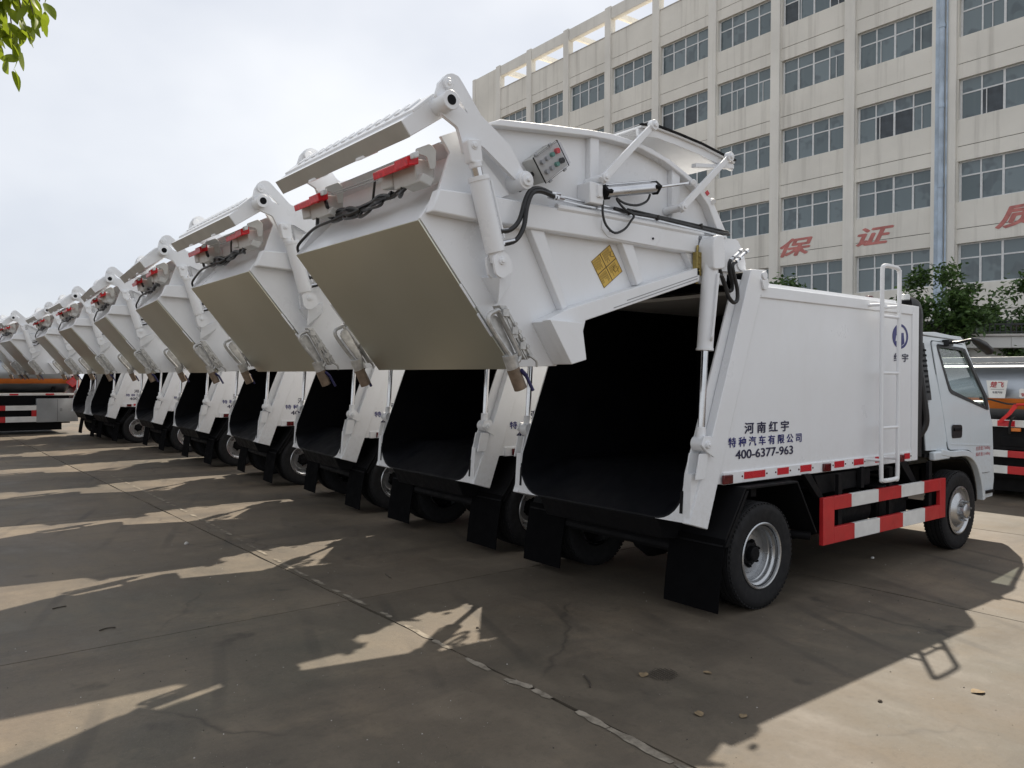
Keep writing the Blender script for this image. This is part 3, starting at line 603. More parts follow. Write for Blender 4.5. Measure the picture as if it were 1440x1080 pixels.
    pc_ = q(MB().cyl(A_, B_, 0.036, 20)).build('air_cylinder', M['alu'], gate)
    q(MB().cyl(A_-d*0.025, A_+d*0.03, 0.047, 4).cyl(B_-d*0.02, B_+d*0.035, 0.047, 4)).build('end_cap', M['black'], pc_, 0.003)
    q(MB().cyl(B_, (-0.69, 0.12, 3.008), 0.010, 10)).build('rod', M['chrome'], pc_)
    q(MB().tube([B_+d*0.02+Vector((0, 0, 0.045)), A_+Vector((0, 0, 0.045))], 0.006, 6)).build('tie_rod', M['alu'], pc_)
    mt_ = MB().box((-1.64, 0.12, 2.74), (-1.52, 0.239, 2.87)).cyl((-0.70, 0.09, 3.006), (-0.66, 0.15, 3.014), 0.022, 12).box((-1.585, 0.105, 2.78), (-1.545, 0.14, 2.86)); q(mt_).build('mount_block', W_, gate, 0.006)
    ph = MB().tube(curve(XZ([(-1.525, 2.77), (-1.527, 2.691), (-1.497, 2.621), (-1.419, 2.582), (-1.33, 2.617), (-1.276, 2.674), (-1.249, 2.715), (-1.331, 2.742), (-1.394, 2.783), (-1.403, 2.804)], 0.125), 4), 0.008, 6)
    ph.tube(curve(XZ([(-1.403, 2.80), (-1.332, 2.779), (-1.222, 2.782), (-1.129, 2.82), (-1.096, 2.87)], 0.125), 4), 0.008, 6); q(ph).build('hose', M['hose'], gate)
    # blade cylinder hoses
    ch = MB().tube(curve(XZ([(-2.35, 2.477), (-2.263, 2.498), (-2.198, 2.563), (-2.158, 2.677), (-2.116, 2.741), (-2.04, 2.759), (-1.953, 2.739)], 0.11), 4), 0.014, 8)
    ch.tube(curve(XZ([(-2.326, 2.409), (-2.238, 2.44), (-2.181, 2.52), (-2.157, 2.639), (-2.116, 2.722), (-2.04, 2.74), (-1.935, 2.72)], 0.095), 4), 0.014, 8)
    q(ch).build('hose', M['hose'], gate)
    ff = MB()
    for a, c in (((-2.40, 0.11, 2.465), (-2.27, 0.11, 2.495)), ((-2.38, 0.095, 2.40), (-2.245, 0.095, 2.438)), ((-1.97, 0.11, 2.742), (-1.88, 0.13, 2.755)), ((-1.96, 0.095, 2.724), (-1.86, 0.12, 2.730))): ff.cyl(a, c, 0.013, 8).cyl(a, Vector(a).lerp(Vector(c), 0.4), 0.019, 6)
    q(ff).build('hose_fitting', M['alu'], gate)
    # red triangle reflector near the rounded end
    q(MB().prism([(-0.47, 2.985), (-0.445, 3.005), (-0.42, 2.985), (-0.445, 2.965)], 0.170, 0.1755)).build('reflector', M['reflective'], gate)
    q(MB().cyl((-0.39, 0.16, 2.93), (-0.36, 0.20, 2.95), 0.018, 10)).build('lifting_eye', W_, gate)
# steel bottom sheet
pn = MB().prism([(-2.128, 1.728), (-2.773, 2.512), (-2.782, 2.506), (-2.136, 1.721)], 0.245, 1.835); pn.build('steel_panel', M['steel'], gate, 0.002)
mb = MB()
for x, z, y in ((-2.30, 1.905, 0.24), (-2.42, 2.06, 0.24)): mb.prism([(x, z), (x+0.012, z+0.005), (x-0.09, z+0.13), (x-0.10, z+0.12)], y-0.006, y)
both('edge_strip', mb, W_, gate)
# rounded top hatch held open on the arms
hp = [(-1.17, 3.295), (-1.0, 3.315), (-0.80, 3.305), (-0.55, 3.285), (-0.30, 3.250), (-0.17, 3.235)]
ht = MB().sheet(hp, 0.014, 0.14, 1.94); hatch = ht.build('hatch', W_, gate, 0.003)
MB().sheet([(x, z+0.014) for x, z in hp], 0.012, 0.13, 0.155).build('seal', M['black'], hatch)
for y in (0.15, 1.89): MB().prism([(-0.60, 3.165), (-0.17, 3.225), (-0.17, 3.20), (-0.60, 3.14)], y, y+0.04).build('hatch_stay', W_, hatch)
for y in (0.16, 1.90): MB().sheet([(x, z-0.05) for x, z in hp], 0.05, y, y+0.02).build('hatch_frame', W_, hatch)
# control box with see-through lid
cx0, cz0 = Vector((-1.995, 2.935)), None
ang = math.atan2(3.060-2.932, -1.912+2.082)
def boxpt(u, v, y): # u along the long top edge, v downwards
    e1 = Vector((math.cos(ang), math.sin(ang))); e2 = Vector((0.60, -0.80)); p = Vector((-2.082, 2.932))+e1*u+e2*v; return (p.x, y, p.y)
Lu, Lv = 0.213, 0.153
mb = MB(); vs = [boxpt(u, v, 0.238) for u, v in ((0, 0), (Lu, 0), (Lu, Lv), (0, Lv))] + [boxpt(u, v, 0.125) for u, v in ((0, 0), (Lu, 0), (Lu, Lv), (0, Lv))]
mb.add(vs, [(0, 1, 2, 3), (7, 6, 5, 4), (0, 4, 5, 1), (1, 5, 6, 2), (2, 6, 7, 3), (3, 7, 4, 0)]); cb = mb.build('control_box', M['lightgrey'], gate, 0.004)
mb = MB(); ee = 0.006; cs = [(-ee, -ee), (Lu+ee, -ee), (Lu+ee, Lv+ee), (-ee, Lv+ee)]
vs = [boxpt(u, v, 0.130) for u, v in cs] + [boxpt(u, v, 0.120) for u, v in cs]
mb.add(vs, [(0, 4, 5, 1), (1, 5, 6, 2), (2, 6, 7, 3), (3, 7, 4, 0)]); mb.build('lid_seal', M['black'], cb)
mb = MB(); vs = [boxpt(u, v, 0.119) for u, v in ((0, 0), (Lu, 0), (Lu, Lv), (0, Lv))] + [boxpt(u, v, 0.085) for u, v in ((0.01, 0.01), (Lu-0.01, 0.01), (Lu-0.01, Lv-0.01), (0.01, Lv-0.01))]
mb.add(vs, [(7, 6, 5, 4), (0, 4, 5, 1), (1, 5, 6, 2), (2, 6, 7, 3), (3, 7, 4, 0)]); mb.build('clear_lid', M['clearcover'], cb)
cols = ['midgrey', 'midgrey', 'green', 'redlens']; cols2 = ['midgrey', 'midgrey', 'green', 'black']
for r_, row in enumerate((cols, cols2)):
    for c_, cn in enumerate(row):
        u = 0.035+c_*0.047; v = 0.045+r_*0.062
        a = Vector(boxpt(u, v, 0.126)); c = a-Vector((0, 0.022, 0)); MB().cyl(a, c, 0.014 if c_ < 3 else 0.017, 10).build('button', M[cn], cb)
mb = MB()
for u, v in ((0.02, -0.010), (0.15, -0.010), (0.03, Lv+0.01), (0.17, Lv+0.01)): mb.cyl(boxpt(u-0.01, v, 0.122), boxpt(u+0.012, v, 0.122), 0.008, 6)
mb.build('latch', M['midgrey'], cb)
a = boxpt(0.0, 0.085, 0.20); mb = MB().cyl(a, boxpt(-0.035, 0.085, 0.20), 0.014, 10).tube(curve([boxpt(-0.03, 0.085, 0.20), boxpt(-0.07, 0.12, 0.195), (-2.165, 0.19, 2.80), (-2.14, 0.17, 2.74)], 4), 0.010, 8); mb.build('cable', M['hose'], cb)
# operating sticker
stk = [(-1.353, 2.530), (-1.515, 2.407), (-1.400, 2.247), (-1.234, 2.369)]
st = MB().prism([(x+0.0, z) for x, z in stk], 0.2345, 0.2375).build('sticker', M['yellow'], gate)
def sp(u, v): # u 0..1 along TL->BL edge dir, v 0..1 across
    a = Vector(stk[1]).lerp(Vector(stk[0]), u); b_ = Vector(stk[2]).lerp(Vector(stk[3]), u); return a.lerp(b_, v)
mb = MB()
def bar(p, q, w):
    p, q = Vector(p), Vector(q); d = (q-p).normalized(); nn = Vector((-d.y, d.x))*w; mb.prism([tuple(p+nn), tuple(q+nn), tuple(q-nn), tuple(p-nn)], 0.2335, 0.2348)
bar(sp(0.45, 0), sp(0.45, 1), 0.0025); bar(sp(0, 0.5), sp(1, 0.5), 0.0025)
for e in (((0.01, 0.01), (0.99, 0.01)), ((0.01, 0.99), (0.99, 0.99)), ((0.01, 0.01), (0.01, 0.99)), ((0.99, 0.01), (0.99, 0.99))): bar(sp(*e[0]), sp(*e[1]), 0.0015)
rr = random.Random(5)
for u0, v0 in ((0.06, 0.05), (0.55, 0.05), (0.06, 0.56), (0.55, 0.56)):
    for i in range(7):
        u = u0+0.05*i; bar(sp(u, v0), sp(u, v0+rr.uniform(0.18, 0.40)), 0.0011)
for i in range(2): 
    o_ = [(0.80, 0.75), (0.95, 0.3)][i]; pts = [sp(min(0.98, o_[0]+0.12*math.cos(t)), o_[1]+0.10*math.sin(t)) for t in [k*0.6 for k in range(9)]]
    for p, q_ in zip(pts, pts[1:]): bar(p, q_, 0.0015)
mb.build('print', M['ink'], st)
# tail lamps on brackets inside the rear pocket, with wiring
for yl in (0.245, 1.345):
    y0, y1 = yl, yl+0.45
    lamp = MB().prism([(-2.775, 2.845), (-2.755, 2.72), (-2.64, 2.75), (-2.64, 2.86)], y0+0.06, y0+0.30); lamp.prism([(-2.78, 2.84), (-2.765, 2.74), (-2.66, 2.76), (-2.66, 2.86)], y0+0.30, y1-0.03)
    lamp.prism([(-2.76, 2.72), (-2.69, 2.70), (-2.66, 2.75), (-2.74, 2.77)], y0+0.02, y0+0.20)
    lo = lamp.build('tail_lamp', M['lightgrey'], gate, 0.008)
    MB().prism([(-2.835, 2.825), (-2.825, 2.785), (-2.77, 2.815), (-2.775, 2.86)], y0+0.05, y1-0.04).prism([(-2.84, 2.838), (-2.83, 2.79), (-2.765, 2.81), (-2.77, 2.868)], y0+0.02, y0+0.16).build('red_lens', M['redlens'], lo, 0.005)
    MB().prism([(-2.825, 2.852), (-2.82, 2.822), (-2.79, 2.835), (-2.795, 2.868)], y0-0.025, y0+0.022).build('plug', M['lampglass'], lo, 0.006)
    brk = MB().prism(roundpoly([(-2.79, 2.885), (-2.70, 2.93), (-2.66, 2.90), (-2.665, 2.80), (-2.70, 2.79), (-2.72, 2.855), (-2.785, 2.862)], 0.012), y0+0.012, y0+0.022);
    brk.build('lamp_bracket', M['lightgrey'], lo, 0.003)
    MB().tube(curve([(-2.72, y0+0.24, 2.78), (-2.745, y0+0.22, 2.735), (-2.73, y0+0.26, 2.70), (-2.70, y0+0.33, 2.70)], 5), 0.012, 8).build('cable', M['hose'], lo)
mb = MB(); rr = random.Random(2)
main = curve([(-2.70, 0.56, 2.735), (-2.70, 0.66, 2.715), (-2.71, 0.75, 2.715), (-2.715, 0.84, 2.720), (-2.70, 0.93, 2.690), (-2.69, 1.05, 2.705), (-2.70, 1.18, 2.715), (-2.70, 1.30, 2.720), (-2.70, 1.40, 2.725), (-2.71, 1.47, 2.75), (-2.72, 1.50, 2.80)], 4)
mb.tube(main, 0.013, 8)
for k in range(4): mb.tube(curve([p+Vector((rr.uniform(-.025, .015), 0, rr.uniform(-.024, .024))) for p in main[4:40:5]], 5), 0.011, 6)
for k in range(4):
    a_ = 8+k*6; mb.tube(curve([main[a_], main[a_]+Vector((-.03, -.02, -.045)), main[a_+4]+Vector((-.035, .02, -.05)), main[a_+7]], 5), 0.009, 6)
mb.tube(curve([(-2.70, 0.60, 2.72), (-2.74, 0.50, 2.70), (-2.73, 0.42, 2.74), (-2.70, 0.40, 2.80)], 4), 0.011, 6)
mb.tube(curve([(-2.71, 1.46, 2.74), (-2.76, 1.40, 2.78), (-2.75, 1.44, 2.83), (-2.70, 1.52, 2.83)], 4), 0.013, 8)
mb.tube(curve([(-2.70, 1.05, 2.70), (-2.73, 1.12, 2.68), (-2.73, 1.20, 2.70), (-2.69, 1.28, 2.73)], 4), 0.016, 8)
mb.tube(curve([(-2.70, 1.19, 2.70), (-2.745, 1.34, 2.675), (-2.76, 1.56, 2.66), (-2.765, 1.73, 2.615), (-2.775, 1.82, 2.565), (-2.765, 1.83, 2.525)], 5), 0.010, 8)
mb.tube(curve([(-2.70, 0.9, 2.70), (-2.73, 0.83, 2.76), (-2.74, 0.79, 2.85)], 5), 0.008, 6)
mb.build('wiring_harness', M['hose'], gate)
MB().tube([(-2.775, 1.30, 2.835), (-2.775, 0.68, 2.825)], 0.004, 5).tube([(-2.775, 1.30, 2.825), (-2.775, 0.70, 2.805)], 0.003, 5).build('wire', M['midgrey'], gate)
# half-round stiffener tabs under the roof edge
tab_list = []
for yc in (0.75, 1.40):
    mb = MB()
    pts = [(-2.80-0.075*math.sin(R_(a)), yc-0.10*math.cos(R_(a))) for a in range(0, 181, 12)]
    vs = [(x, y, 3.015+(x+2.7)*0.5) for x, y in pts] + [(x, y, 3.00+(x+2.7)*0.5) for x, y in pts]; n_ = len(pts)
    mb.add(vs, [tuple(range(n_-1, -1, -1)), tuple(range(n_, 2*n_))] + [(i, (i+1) % n_, (i+1) % n_+n_, i+n_) for i in range(n_)])
    tab_list.append(mb)
# --- blade linkage (rotates about the big pin); second position for the other trucks
PV = (-2.152, 2.792); DROPS = [R_(7.8), R_(8.6), R_(9.6)]; VAR = 1
def rot13(v, drop=None):
    dr_ = DROPS[VAR]; x, z = v.x-PV[0], v.z-PV[1]; c, s = math.cos(dr_), math.sin(dr_); return Vector((PV[0]+x*c-z*s, v.y, PV[1]+x*s+z*c))
_pin = Vector((-2.69, 0, 3.116))
def shift(v): return v+rot13(_pin)-_pin
def variants(mb, name, mats, fn):
    global VAR
    r = []
    for VAR in range(3): r.append(mb.copy().map(fn).mesh(name, mats))
    return r
def linked(mb, name, mats, fn, mirror=True, bev=0.004, parent=gate):
    for s in ((0, 1) if mirror else (0,)):
        m1 = mb.mir() if s else mb; o = m1.build(name, mats, parent, bev); ALT[o] = variants(m1, name, mats, fn)
    return o
lp = roundpoly([(-2.739, 3.152), (-2.716, 3.223), (-2.677, 3.272), (-2.637, 3.287), (-2.597, 3.280), (-2.565, 3.245), (-2.446, 3.102), (-2.36, 3.051), (-2.244, 2.975), (-2.143, 2.844), (-2.106, 2.786), (-2.161, 2.765), (-2.428, 2.934), (-2.449, 2.940), (-2.49, 2.93), (-2.50, 2.88), (-2.56, 2.88), (-2.575, 2.94), (-2.60, 3.01), (-2.699, 3.055)], 0.012, 3)
hole = [(-2.625, 3.195), (-2.555, 3.120), (-2.535, 3.095), (-2.590, 3.125)]
linked(plate(lp, [hole], 0.140, 0.166), 'link_plate', W_, rot13)
pins = MB().cyl((-2.690, 0.30, 3.112), (-2.690, 0.075, 3.116), 0.050, 22).cyl((-2.690, 0.075, 3.116), (-2.690, 0.068, 3.116), 0.052, 22)
pins.cyl((-2.672, 0.20, 3.222), (-2.672, 0.120, 3.222), 0.030, 18).cyl((-2.528, 0.085, 2.914), (-2.528, 0.17, 2.914), 0.022, 14)
for a in ((-2.672, 0.112, 3.222), (-2.528, 0.078, 2.914)): pins.cyl(a, (a[0], a[1]+0.03, a[2]), 0.014, 8)
linked(pins, 'link_pin', W_, rot13)
linked(MB().cyl((-2.690, 0.066, 3.116), (-2.690, 0.070, 3.116), 0.027, 18), 'pin_bore', M['black'], rot13, bev=0)
big = MB().cyl((-2.152, 0.24, 2.792), (-2.152, 0.105, 2.792), 0.052, 22).cyl((-2.152, 0.108, 2.792), (-2.152, 0.09, 2.792), 0.036, 18).cyl((-2.152, 0.095, 2.792), (-2.152, 0.075, 2.792), 0.014, 8)
both('main_pin', big, W_, gate, 0.003)
gus = MB().prism([(-2.44, 2.92), (-2.40, 2.90), (-2.20, 2.72), (-2.26, 2.69), (-2.40, 2.70)], 0.20, 0.239); both('gusset', gus, W_, gate, 0.004)
top = Vector((-2.528, 0.12, 2.914)); bot = Vector((-2.343, 0.12, 2.313)); d = (bot-top).normalized()
for s in (0, 1):
    q = (lambda m: m.mir()) if s else (lambda m: m)
    cy = MB().cyl(top+d*0.165, bot-d*0.055, 0.056, 22).cyl(top+d*0.160, top+d*0.185, 0.060, 22).cyl(bot-d*0.07, bot+d*0.0, 0.042, 16)
    cy.cyl(bot+Vector((0, -0.05, 0)), bot+Vector((0, 0.05, 0)), 0.022, 14).cyl(bot+Vector((0, -0.058, 0)), bot+Vector((0, -0.04, 0)), 0.012, 8)
    e1 = top+d*0.19; e2 = bot-d*0.12; sx = Vector((0.070, -0.01, 0.018)); cy.tube([e1+sx*0.6, e1+sx, e2+sx, e2+sx*0.5], 0.009, 6)
    bc = q(cy).build('blade_cylinder', W_, gate, 0.002)
    rod = MB().cyl(top+d*0.09, top+d*0.17, 0.030, 16); o = q(rod).build('rod', M['chrome'], bc)
    ev = MB(); t2 = top; tx = Vector((d.z, 0, -d.x))
    def clev(t): 
        m = MB(); m.prism(roundpoly([(t.x-0.045, t.z+0.028), (t.x+0.045, t.z+0.042), (t.x+0.060, t.z-0.085), (t.x-0.02, t.z-0.095)], 0.02), 0.090, 0.150); m.cyl(t+d*0.08, t+d*0.115, 0.036, 16); return m
    o = q(clev(top)).build('clevis', W_, bc, 0.006)
    ALT[o] = []
    for VAR in range(3): ALT[o].append(q(clev(rot13(top))).mesh('clevis', W_))
# lid (tipping flap) hung between the link plates, slotted cross bar above it
lid = MB().prism([(-2.912, 2.995), (-2.857, 2.924), (-2.625, 3.085), (-2.588, 3.15), (-2.700, 3.172)], 0.20, 1.88)
o = lid.build('tipping_flap', W_, gate, 0.004); ALT[o] = variants(lid, 'tipping_flap', W_, shift)
fs_ = MB().prism([(-2.9145, 2.994), (-2.8585, 2.921), (-2.8555, 2.9225), (-2.9115, 2.996)], 0.205, 1.875); o2 = fs_.build('flap_edge', M['flapgrey'], o); ALT[o2] = variants(fs_, 'flap_edge', M['flapgrey'], shift)
bar_ = MB().prism([(-2.84, 3.052), (-2.845, 3.068), (-2.72, 3.178), (-2.66, 3.182), (-2.64, 3.165), (-2.70, 3.168)], 0.20, 1.88)
for i in range(14): bar_.prism([(-2.80, 3.100), (-2.808, 3.112), (-2.735, 3.178), (-2.73, 3.165)], 0.30+i*0.108, 0.355+i*0.108)
o = bar_.build('cross_bar', W_, gate, 0.003); ALT[o] = variants(bar_, 'cross_bar', W_, shift)
for tb_ in tab_list:
    o = tb_.build('stiffener_tab', W_, gate); ALT[o] = variants(tb_, 'stiffener_tab', W_, shift)

# ------------------------------------------------------------------ chassis, wheels, guards
chs = MB()
for y in (0.66, 1.36): chs.box((-0.55, y, 0.52), (4.25, y+0.07, 0.74))
for x in (-0.4, 0.9, 1.9, 2.75, 3.9): chs.box((x, 0.66, 0.55), (x+0.08, 1.42, 0.70))
chs.box((-0.30, 0.50, 0.74), (2.40, 1.58, 0.83)); chs.box((-0.2, 0.15, 0.86), (2.35, 1.93, 0.935))
for x in (0.0, 0.75, 1.5, 2.2): chs.box((x, 0.10, 0.80), (x+0.07, 1.98, 0.88))
chs.build('chassis_frame', M['black'], truck, 0.006)
ax = MB().tube([(0, 0.30, 0.385), (0, 1.78, 0.385)], 0.065, 14)
ax.tube([(0, 0.86, 0.385), (0, 0.93, 0.385), (0, 1.04, 0.385), (0, 1.15, 0.385), (0, 1.22, 0.385)], 0.1, 16, rads=[0.07, 0.15, 0.19, 0.15, 0.07]); ax.tube([(0.1, 1.04, 0.40), (1.6, 1.04, 0.55), (2.8, 1.04, 0.62)], 0.045, 10)
ax.build('rear_axle', M['black'], truck)
MB().tube([(3.31, 0.30, 0.385), (3.31, 1.78, 0.385)], 0.06, 10).build('front_axle', M['black'], truck)
for y in (0.68, 1.36):
    mb = MB()
    for i in range(5): mb.sheet([(-0.55+0.06*i, 0.50-0.016*i), (0.0, 0.45-0.016*i), (0.55-0.06*i, 0.50-0.016*i)], 0.014, y, y+0.07)
    mb.build('leaf_spring', M['black'], truck)
def tyre(y0, w, rad=0.388):
    pr = [(0.215, y0+0.03), (0.26, y0+0.012), (0.33, y0), (0.362, y0+0.006), (rad-0.008, y0+0.022), (rad, y0+0.034)]
    g = w/5.0
    for i in range(1, 5):
        yy = y0+g*i; pr += [(rad, yy-0.006), (rad-0.011, yy-0.004), (rad-0.011, yy+0.004), (rad, yy+0.006)]
    pr += [(rad, y0+w-0.034), (rad-0.008, y0+w-0.022), (0.362, y0+w-0.006), (0.33, y0+w), (0.26, y0+w-0.012), (0.215, y0+w-0.03)]
    return pr
def treads(mb, cx, cz, y0, w, rad=0.388, n=64):
    for k in range(n):
        a = 2*math.pi*k/n; c, s = math.cos(a), math.sin(a)
        for ys, ye in ((y0+0.012, y0+0.036), (y0+w-0.036, y0+w-0.012)):
            r0, r1 = rad-0.014, rad-0.004; da = 0.55*math.pi/n; vs = []
            for r in (r0, r1):
                for sgn in (-1, 1):
                    for yy in (ys, ye): vs.append((cx+r*math.cos(a+sgn*da), yy, cz+r*math.sin(a+sgn*da)))
            mb.add(vs, [(4, 5, 7, 6), (0, 4, 6, 2), (1, 3, 7, 5), (0, 1, 5, 4), (2, 6, 7, 3)])
def rear_wheel(s):
    q = (lambda m: m.mir()) if s else (lambda m: m); w = empty('rear_wheel', (0, 0, 0)); w.parent = truck
    mb = MB().lathe(tyre(-0.012, 0.195), 0, 0.388, 56); treads(mb, 0, 0.388, -0.012, 0.195); q(mb).build('tyre', M['rubber'], w)
    mb = MB().lathe(tyre(0.225, 0.195), 0, 0.388, 56); treads(mb, 0, 0.388, 0.225, 0.195); q(mb).build('tyre', M['rubber'], w)
    rim = MB().lathe([(0.240, 0.008), (0.243, 0.000), (0.236, -0.005), (0.226, -0.002), (0.222, 0.010), (0.219, 0.034), (0.204, 0.042), (0.200, 0.048), (0.199, 0.075), (0.193, 0.082), (0.190, 0.130)], 0, 0.388, 48)
    rim.lathe([(0.212, 0.24), (0.200, 0.30), (0.20, 0.40)], 0, 0.388, 32)
    holes = [circ(0.128*math.cos(a), 0.388+0.128*math.sin(a), 0.024, 12) for a in [2*math.pi*k/8 for k in range(8)]]
    plate(circ(0, 0.388, 0.190, 40), holes, 0.122, 0.132, 0, rim)
    rim.lathe([(0.150, 0.122), (0.140, 0.112), (0.098, 0.108), (0.095, 0.118)], 0, 0.388, 32)
    q(rim).build('rim', M['rim'], w)
    hub = MB().lathe([(0.088, 0.119), (0.080, 0.104), (0.058, 0.098), (0.054, 0.060), (0.044, 0.052), (0.0, 0.050)], 0, 0.388, 24)
    for k in range(6):
        a = 2*math.pi*(k+0.3)/6; x, z = 0.092*math.cos(a), 0.388+0.092*math.sin(a); hub.cyl((x, 0.118, z), (x, 0.092, z), 0.014, 6).cyl((x, 0.095, z), (x, 0.080, z), 0.008, 8)
    q(hub).build('hub', M['black'], w)
    q(MB().cyl((0, 0.14, 0.388), (0, 0.30, 0.388), 0.17, 24)).build('brake_drum', M['black'], w)
def front_wheel(s):
    q = (lambda m: m.mir()) if s else (lambda m: m); w = empty('front_wheel', (0, 0, 0)); w.parent = truck; X = 3.33
    mb = MB().lathe(tyre(0.0, 0.20), X, 0.388, 56); treads(mb, X, 0.388, 0.0, 0.20); q(mb).build('tyre', M['rubber'], w)
    rim = MB().lathe([(0.236, 0.010), (0.238, 0.002), (0.226, 0.0), (0.214, 0.014), (0.205, 0.03), (0.19, 0.045)], X, 0.388, 48)
    holes = [circ(X+0.142*math.cos(a), 0.388+0.142*math.sin(a), 0.026, 12) for a in [2*math.pi*(k+0.5)/8 for k in range(8)]]
    dm = plate(circ(X, 0.388, 0.206, 40), holes, 0.018, 0.026); rim.add(dm.v, dm.f)
    rim.lathe([(0.170, 0.018), (0.150, 0.004), (0.118, -0.016), (0.105, -0.020), (0.06, -0.018)], X, 0.388, 40)
    q(rim).build('rim', M['rim'], w)
    hub = MB().lathe([(0.075, -0.016), (0.070, -0.060), (0.055, -0.072), (0.0, -0.076)], X, 0.388, 24)
    for k in range(6):
        a = 2*math.pi*(k+0.2)/6; x, z = X+0.092*math.cos(a), 0.388+0.092*math.sin(a); hub.cyl((x, -0.014, z), (x, -0.050, z), 0.016, 6).cyl((x, -0.05, z), (x, -0.072, z), 0.009, 8)
    q(hub).build('hub', M['rim'], w)
    q(MB().cyl((X, 0.04, 0.388), (X, 0.20, 0.388), 0.17, 24)).build('brake_drum', M['black'], w)
for s in (0, 1): rear_wheel(s); front_wheel(s)
for s in (0, 1):
    q = (lambda m: m.mir()) if s else (lambda m: m)
    fd = MB().sheet([(-0.455, 0.50), (-0.20, 0.885), (0.45, 0.880), (0.72, 0.465)], 0.018, 0.0, 0.52); fd.prism([(-0.44, 0.50), (-0.19, 0.875), (-0.16, 0.875), (-0.40, 0.50)], 0.002, 0.03); q(fd).build('fender', M['black'], truck, 0.004)
    fl = MB(); N_ = 6; vs = []
    for i in range(N_+1):
        z = 0.56-0.50*i/N_; x = -0.455-0.06*math.sin(i/N_*1.3)-0.02*i/N_
        vs += [(x, -0.01, z), (x, 0.47, z), (x+0.008, -0.01, z), (x+0.008, 0.47, z)]
    fc = []
    for i in range(N_):
        a = 4*i; fc += [(a, a+4, a+5, a+1), (a+2, a+3, a+7, a+6), (a, a+2, a+6, a+4), (a+1, a+5, a+7, a+3)]
    fc += [(4*N_, 4*N_+2, 4*N_+3, 4*N_+1)]; fl.add(vs, fc); q(fl).build('mud_flap', M['flap'], truck)
    # side guard: every painted field its own piece
    g = empty('side_guard', (0, 0, 0)); g.parent = truck
    def seg_(x0, x1, z0, z1, c): q(MB().box((x0, -0.006, z0), (x1, 0.030, z1))).build('guard_field', M[c], g, 0.003)
    for x0, x1, c in ((0.978, 1.245, 'red'), (1.245, 1.694, 'whiteplate'), (1.694, 2.103, 'red'), (2.103, 2.545, 'whiteplate'), (2.545, 2.872, 'red')): seg_(x0+0.0005, x1-0.0005, 0.624, 0.733, c)
    for x0, x1, c in ((0.978, 1.297, 'red'), (1.297, 1.72, 'whiteplate'), (1.72, 2.138, 'red'), (2.138, 2.567, 'whiteplate'), (2.567, 2.872, 'red')): seg_(x0+0.0005, x1-0.0005, 0.357, 0.485, c)
    seg_(0.812, 0.9775, 0.357, 0.733, 'red'); seg_(2.8725, 2.992, 0.357, 0.733, 'red')
    st_ = MB()
    for x in (1.10, 1.95, 2.72): st_.box((x, 0.031, 0.37), (x+0.06, 0.06, 0.90)); st_.box((x, 0.06, 0.66), (x+0.06, 0.64, 0.71))
    q(st_).build('guard_bracket', M['black'], g)
# tanks and boxes slung between the axles
mb = MB().prism(roundpoly([(0.85, 0.90), (1.75, 0.90), (1.75, 0.76), (0.95, 0.74)], 0.02), 0.10, 0.50); mb.build('toolbox', M['black'], truck, 0.01)
MB().prism([(0.62, 0.93), (0.72, 0.93), (0.92, 0.72), (0.86, 0.70)], 0.05, 0.0995).build('strut', M['black'], truck, 0.005)
MB().prism([(2.20, 0.93), (2.34, 0.93), (2.56, 0.70), (2.48, 0.68)], 0.06, 0.12).build('strut', M['black'], truck, 0.005)
MB().box((1.52, 0.06, 0.75), (1.57, 0.0995, 0.93)).build('strut', M['black'], truck)
MB().box((2.45, 0.13, 0.55), (2.52, 0.30, 0.95)).build('strut', M['black'], truck)
MB().tube([(1.0, 0.26, 0.55), (1.75, 0.26, 0.55)], 0.17, 20).build('air_tank', M['black'], truck)
MB().prism(roundpoly([(1.0, 0.80), (2.2, 0.80), (2.2, 0.42), (1.0, 0.42)], 0.06), 1.55, 1.95).build('fuel_tank', M['black'], truck)
mb = MB().tube([(0.55, 0.40, 0.44), (0.72, 0.05, 0.44)], 0.035, 14); mb.tube([(0.1, 0.5, 0.5), (0.55, 0.40, 0.44)], 0.03, 10); mb.build('exhaust', M['black'], truck)
MB().box((1.95, 0.13, 0.42), (2.5, 0.50, 0.72)).build('battery_box', M['black'], truck, 0.02)

# ------------------------------------------------------------------ cab
def tumble(v):
    if v.z > 1.35:
        k = (v.z-1.35)*0.10; y = v.y+(k if v.y < YC else -k); return Vector((v.x, y, v.z))
    return v
cabe = empty('cab', (0, 0, 0)); cabe.parent = truck
CW = M['cabwhite']
outl = [(2.78, 1.0), (2.755, 2.10), (3.74, 2.075), (3.79, 2.05), (4.215, 1.45), (4.33, 1.20), (4.385, 0.62), (4.345, 0.43), (4.01, 0.42), (3.975, 0.58), (3.88, 0.76), (3.74, 0.87), (3.56, 0.925), (3.24, 0.935), (3.19, 0.985)]
win = roundpoly([(3.10, 2.015), (3.715, 1.99), (4.150, 1.50), (4.165, 1.372), (3.30, 1.562)], 0.05)
dooro = roundpoly([(3.00, 2.055), (3.745, 2.035), (4.205, 1.45), (4.265, 1.20), (4.285, 0.70), (4.03, 0.70), (3.90, 0.87), (3.72, 0.960), (3.24, 0.985)], 0.05)
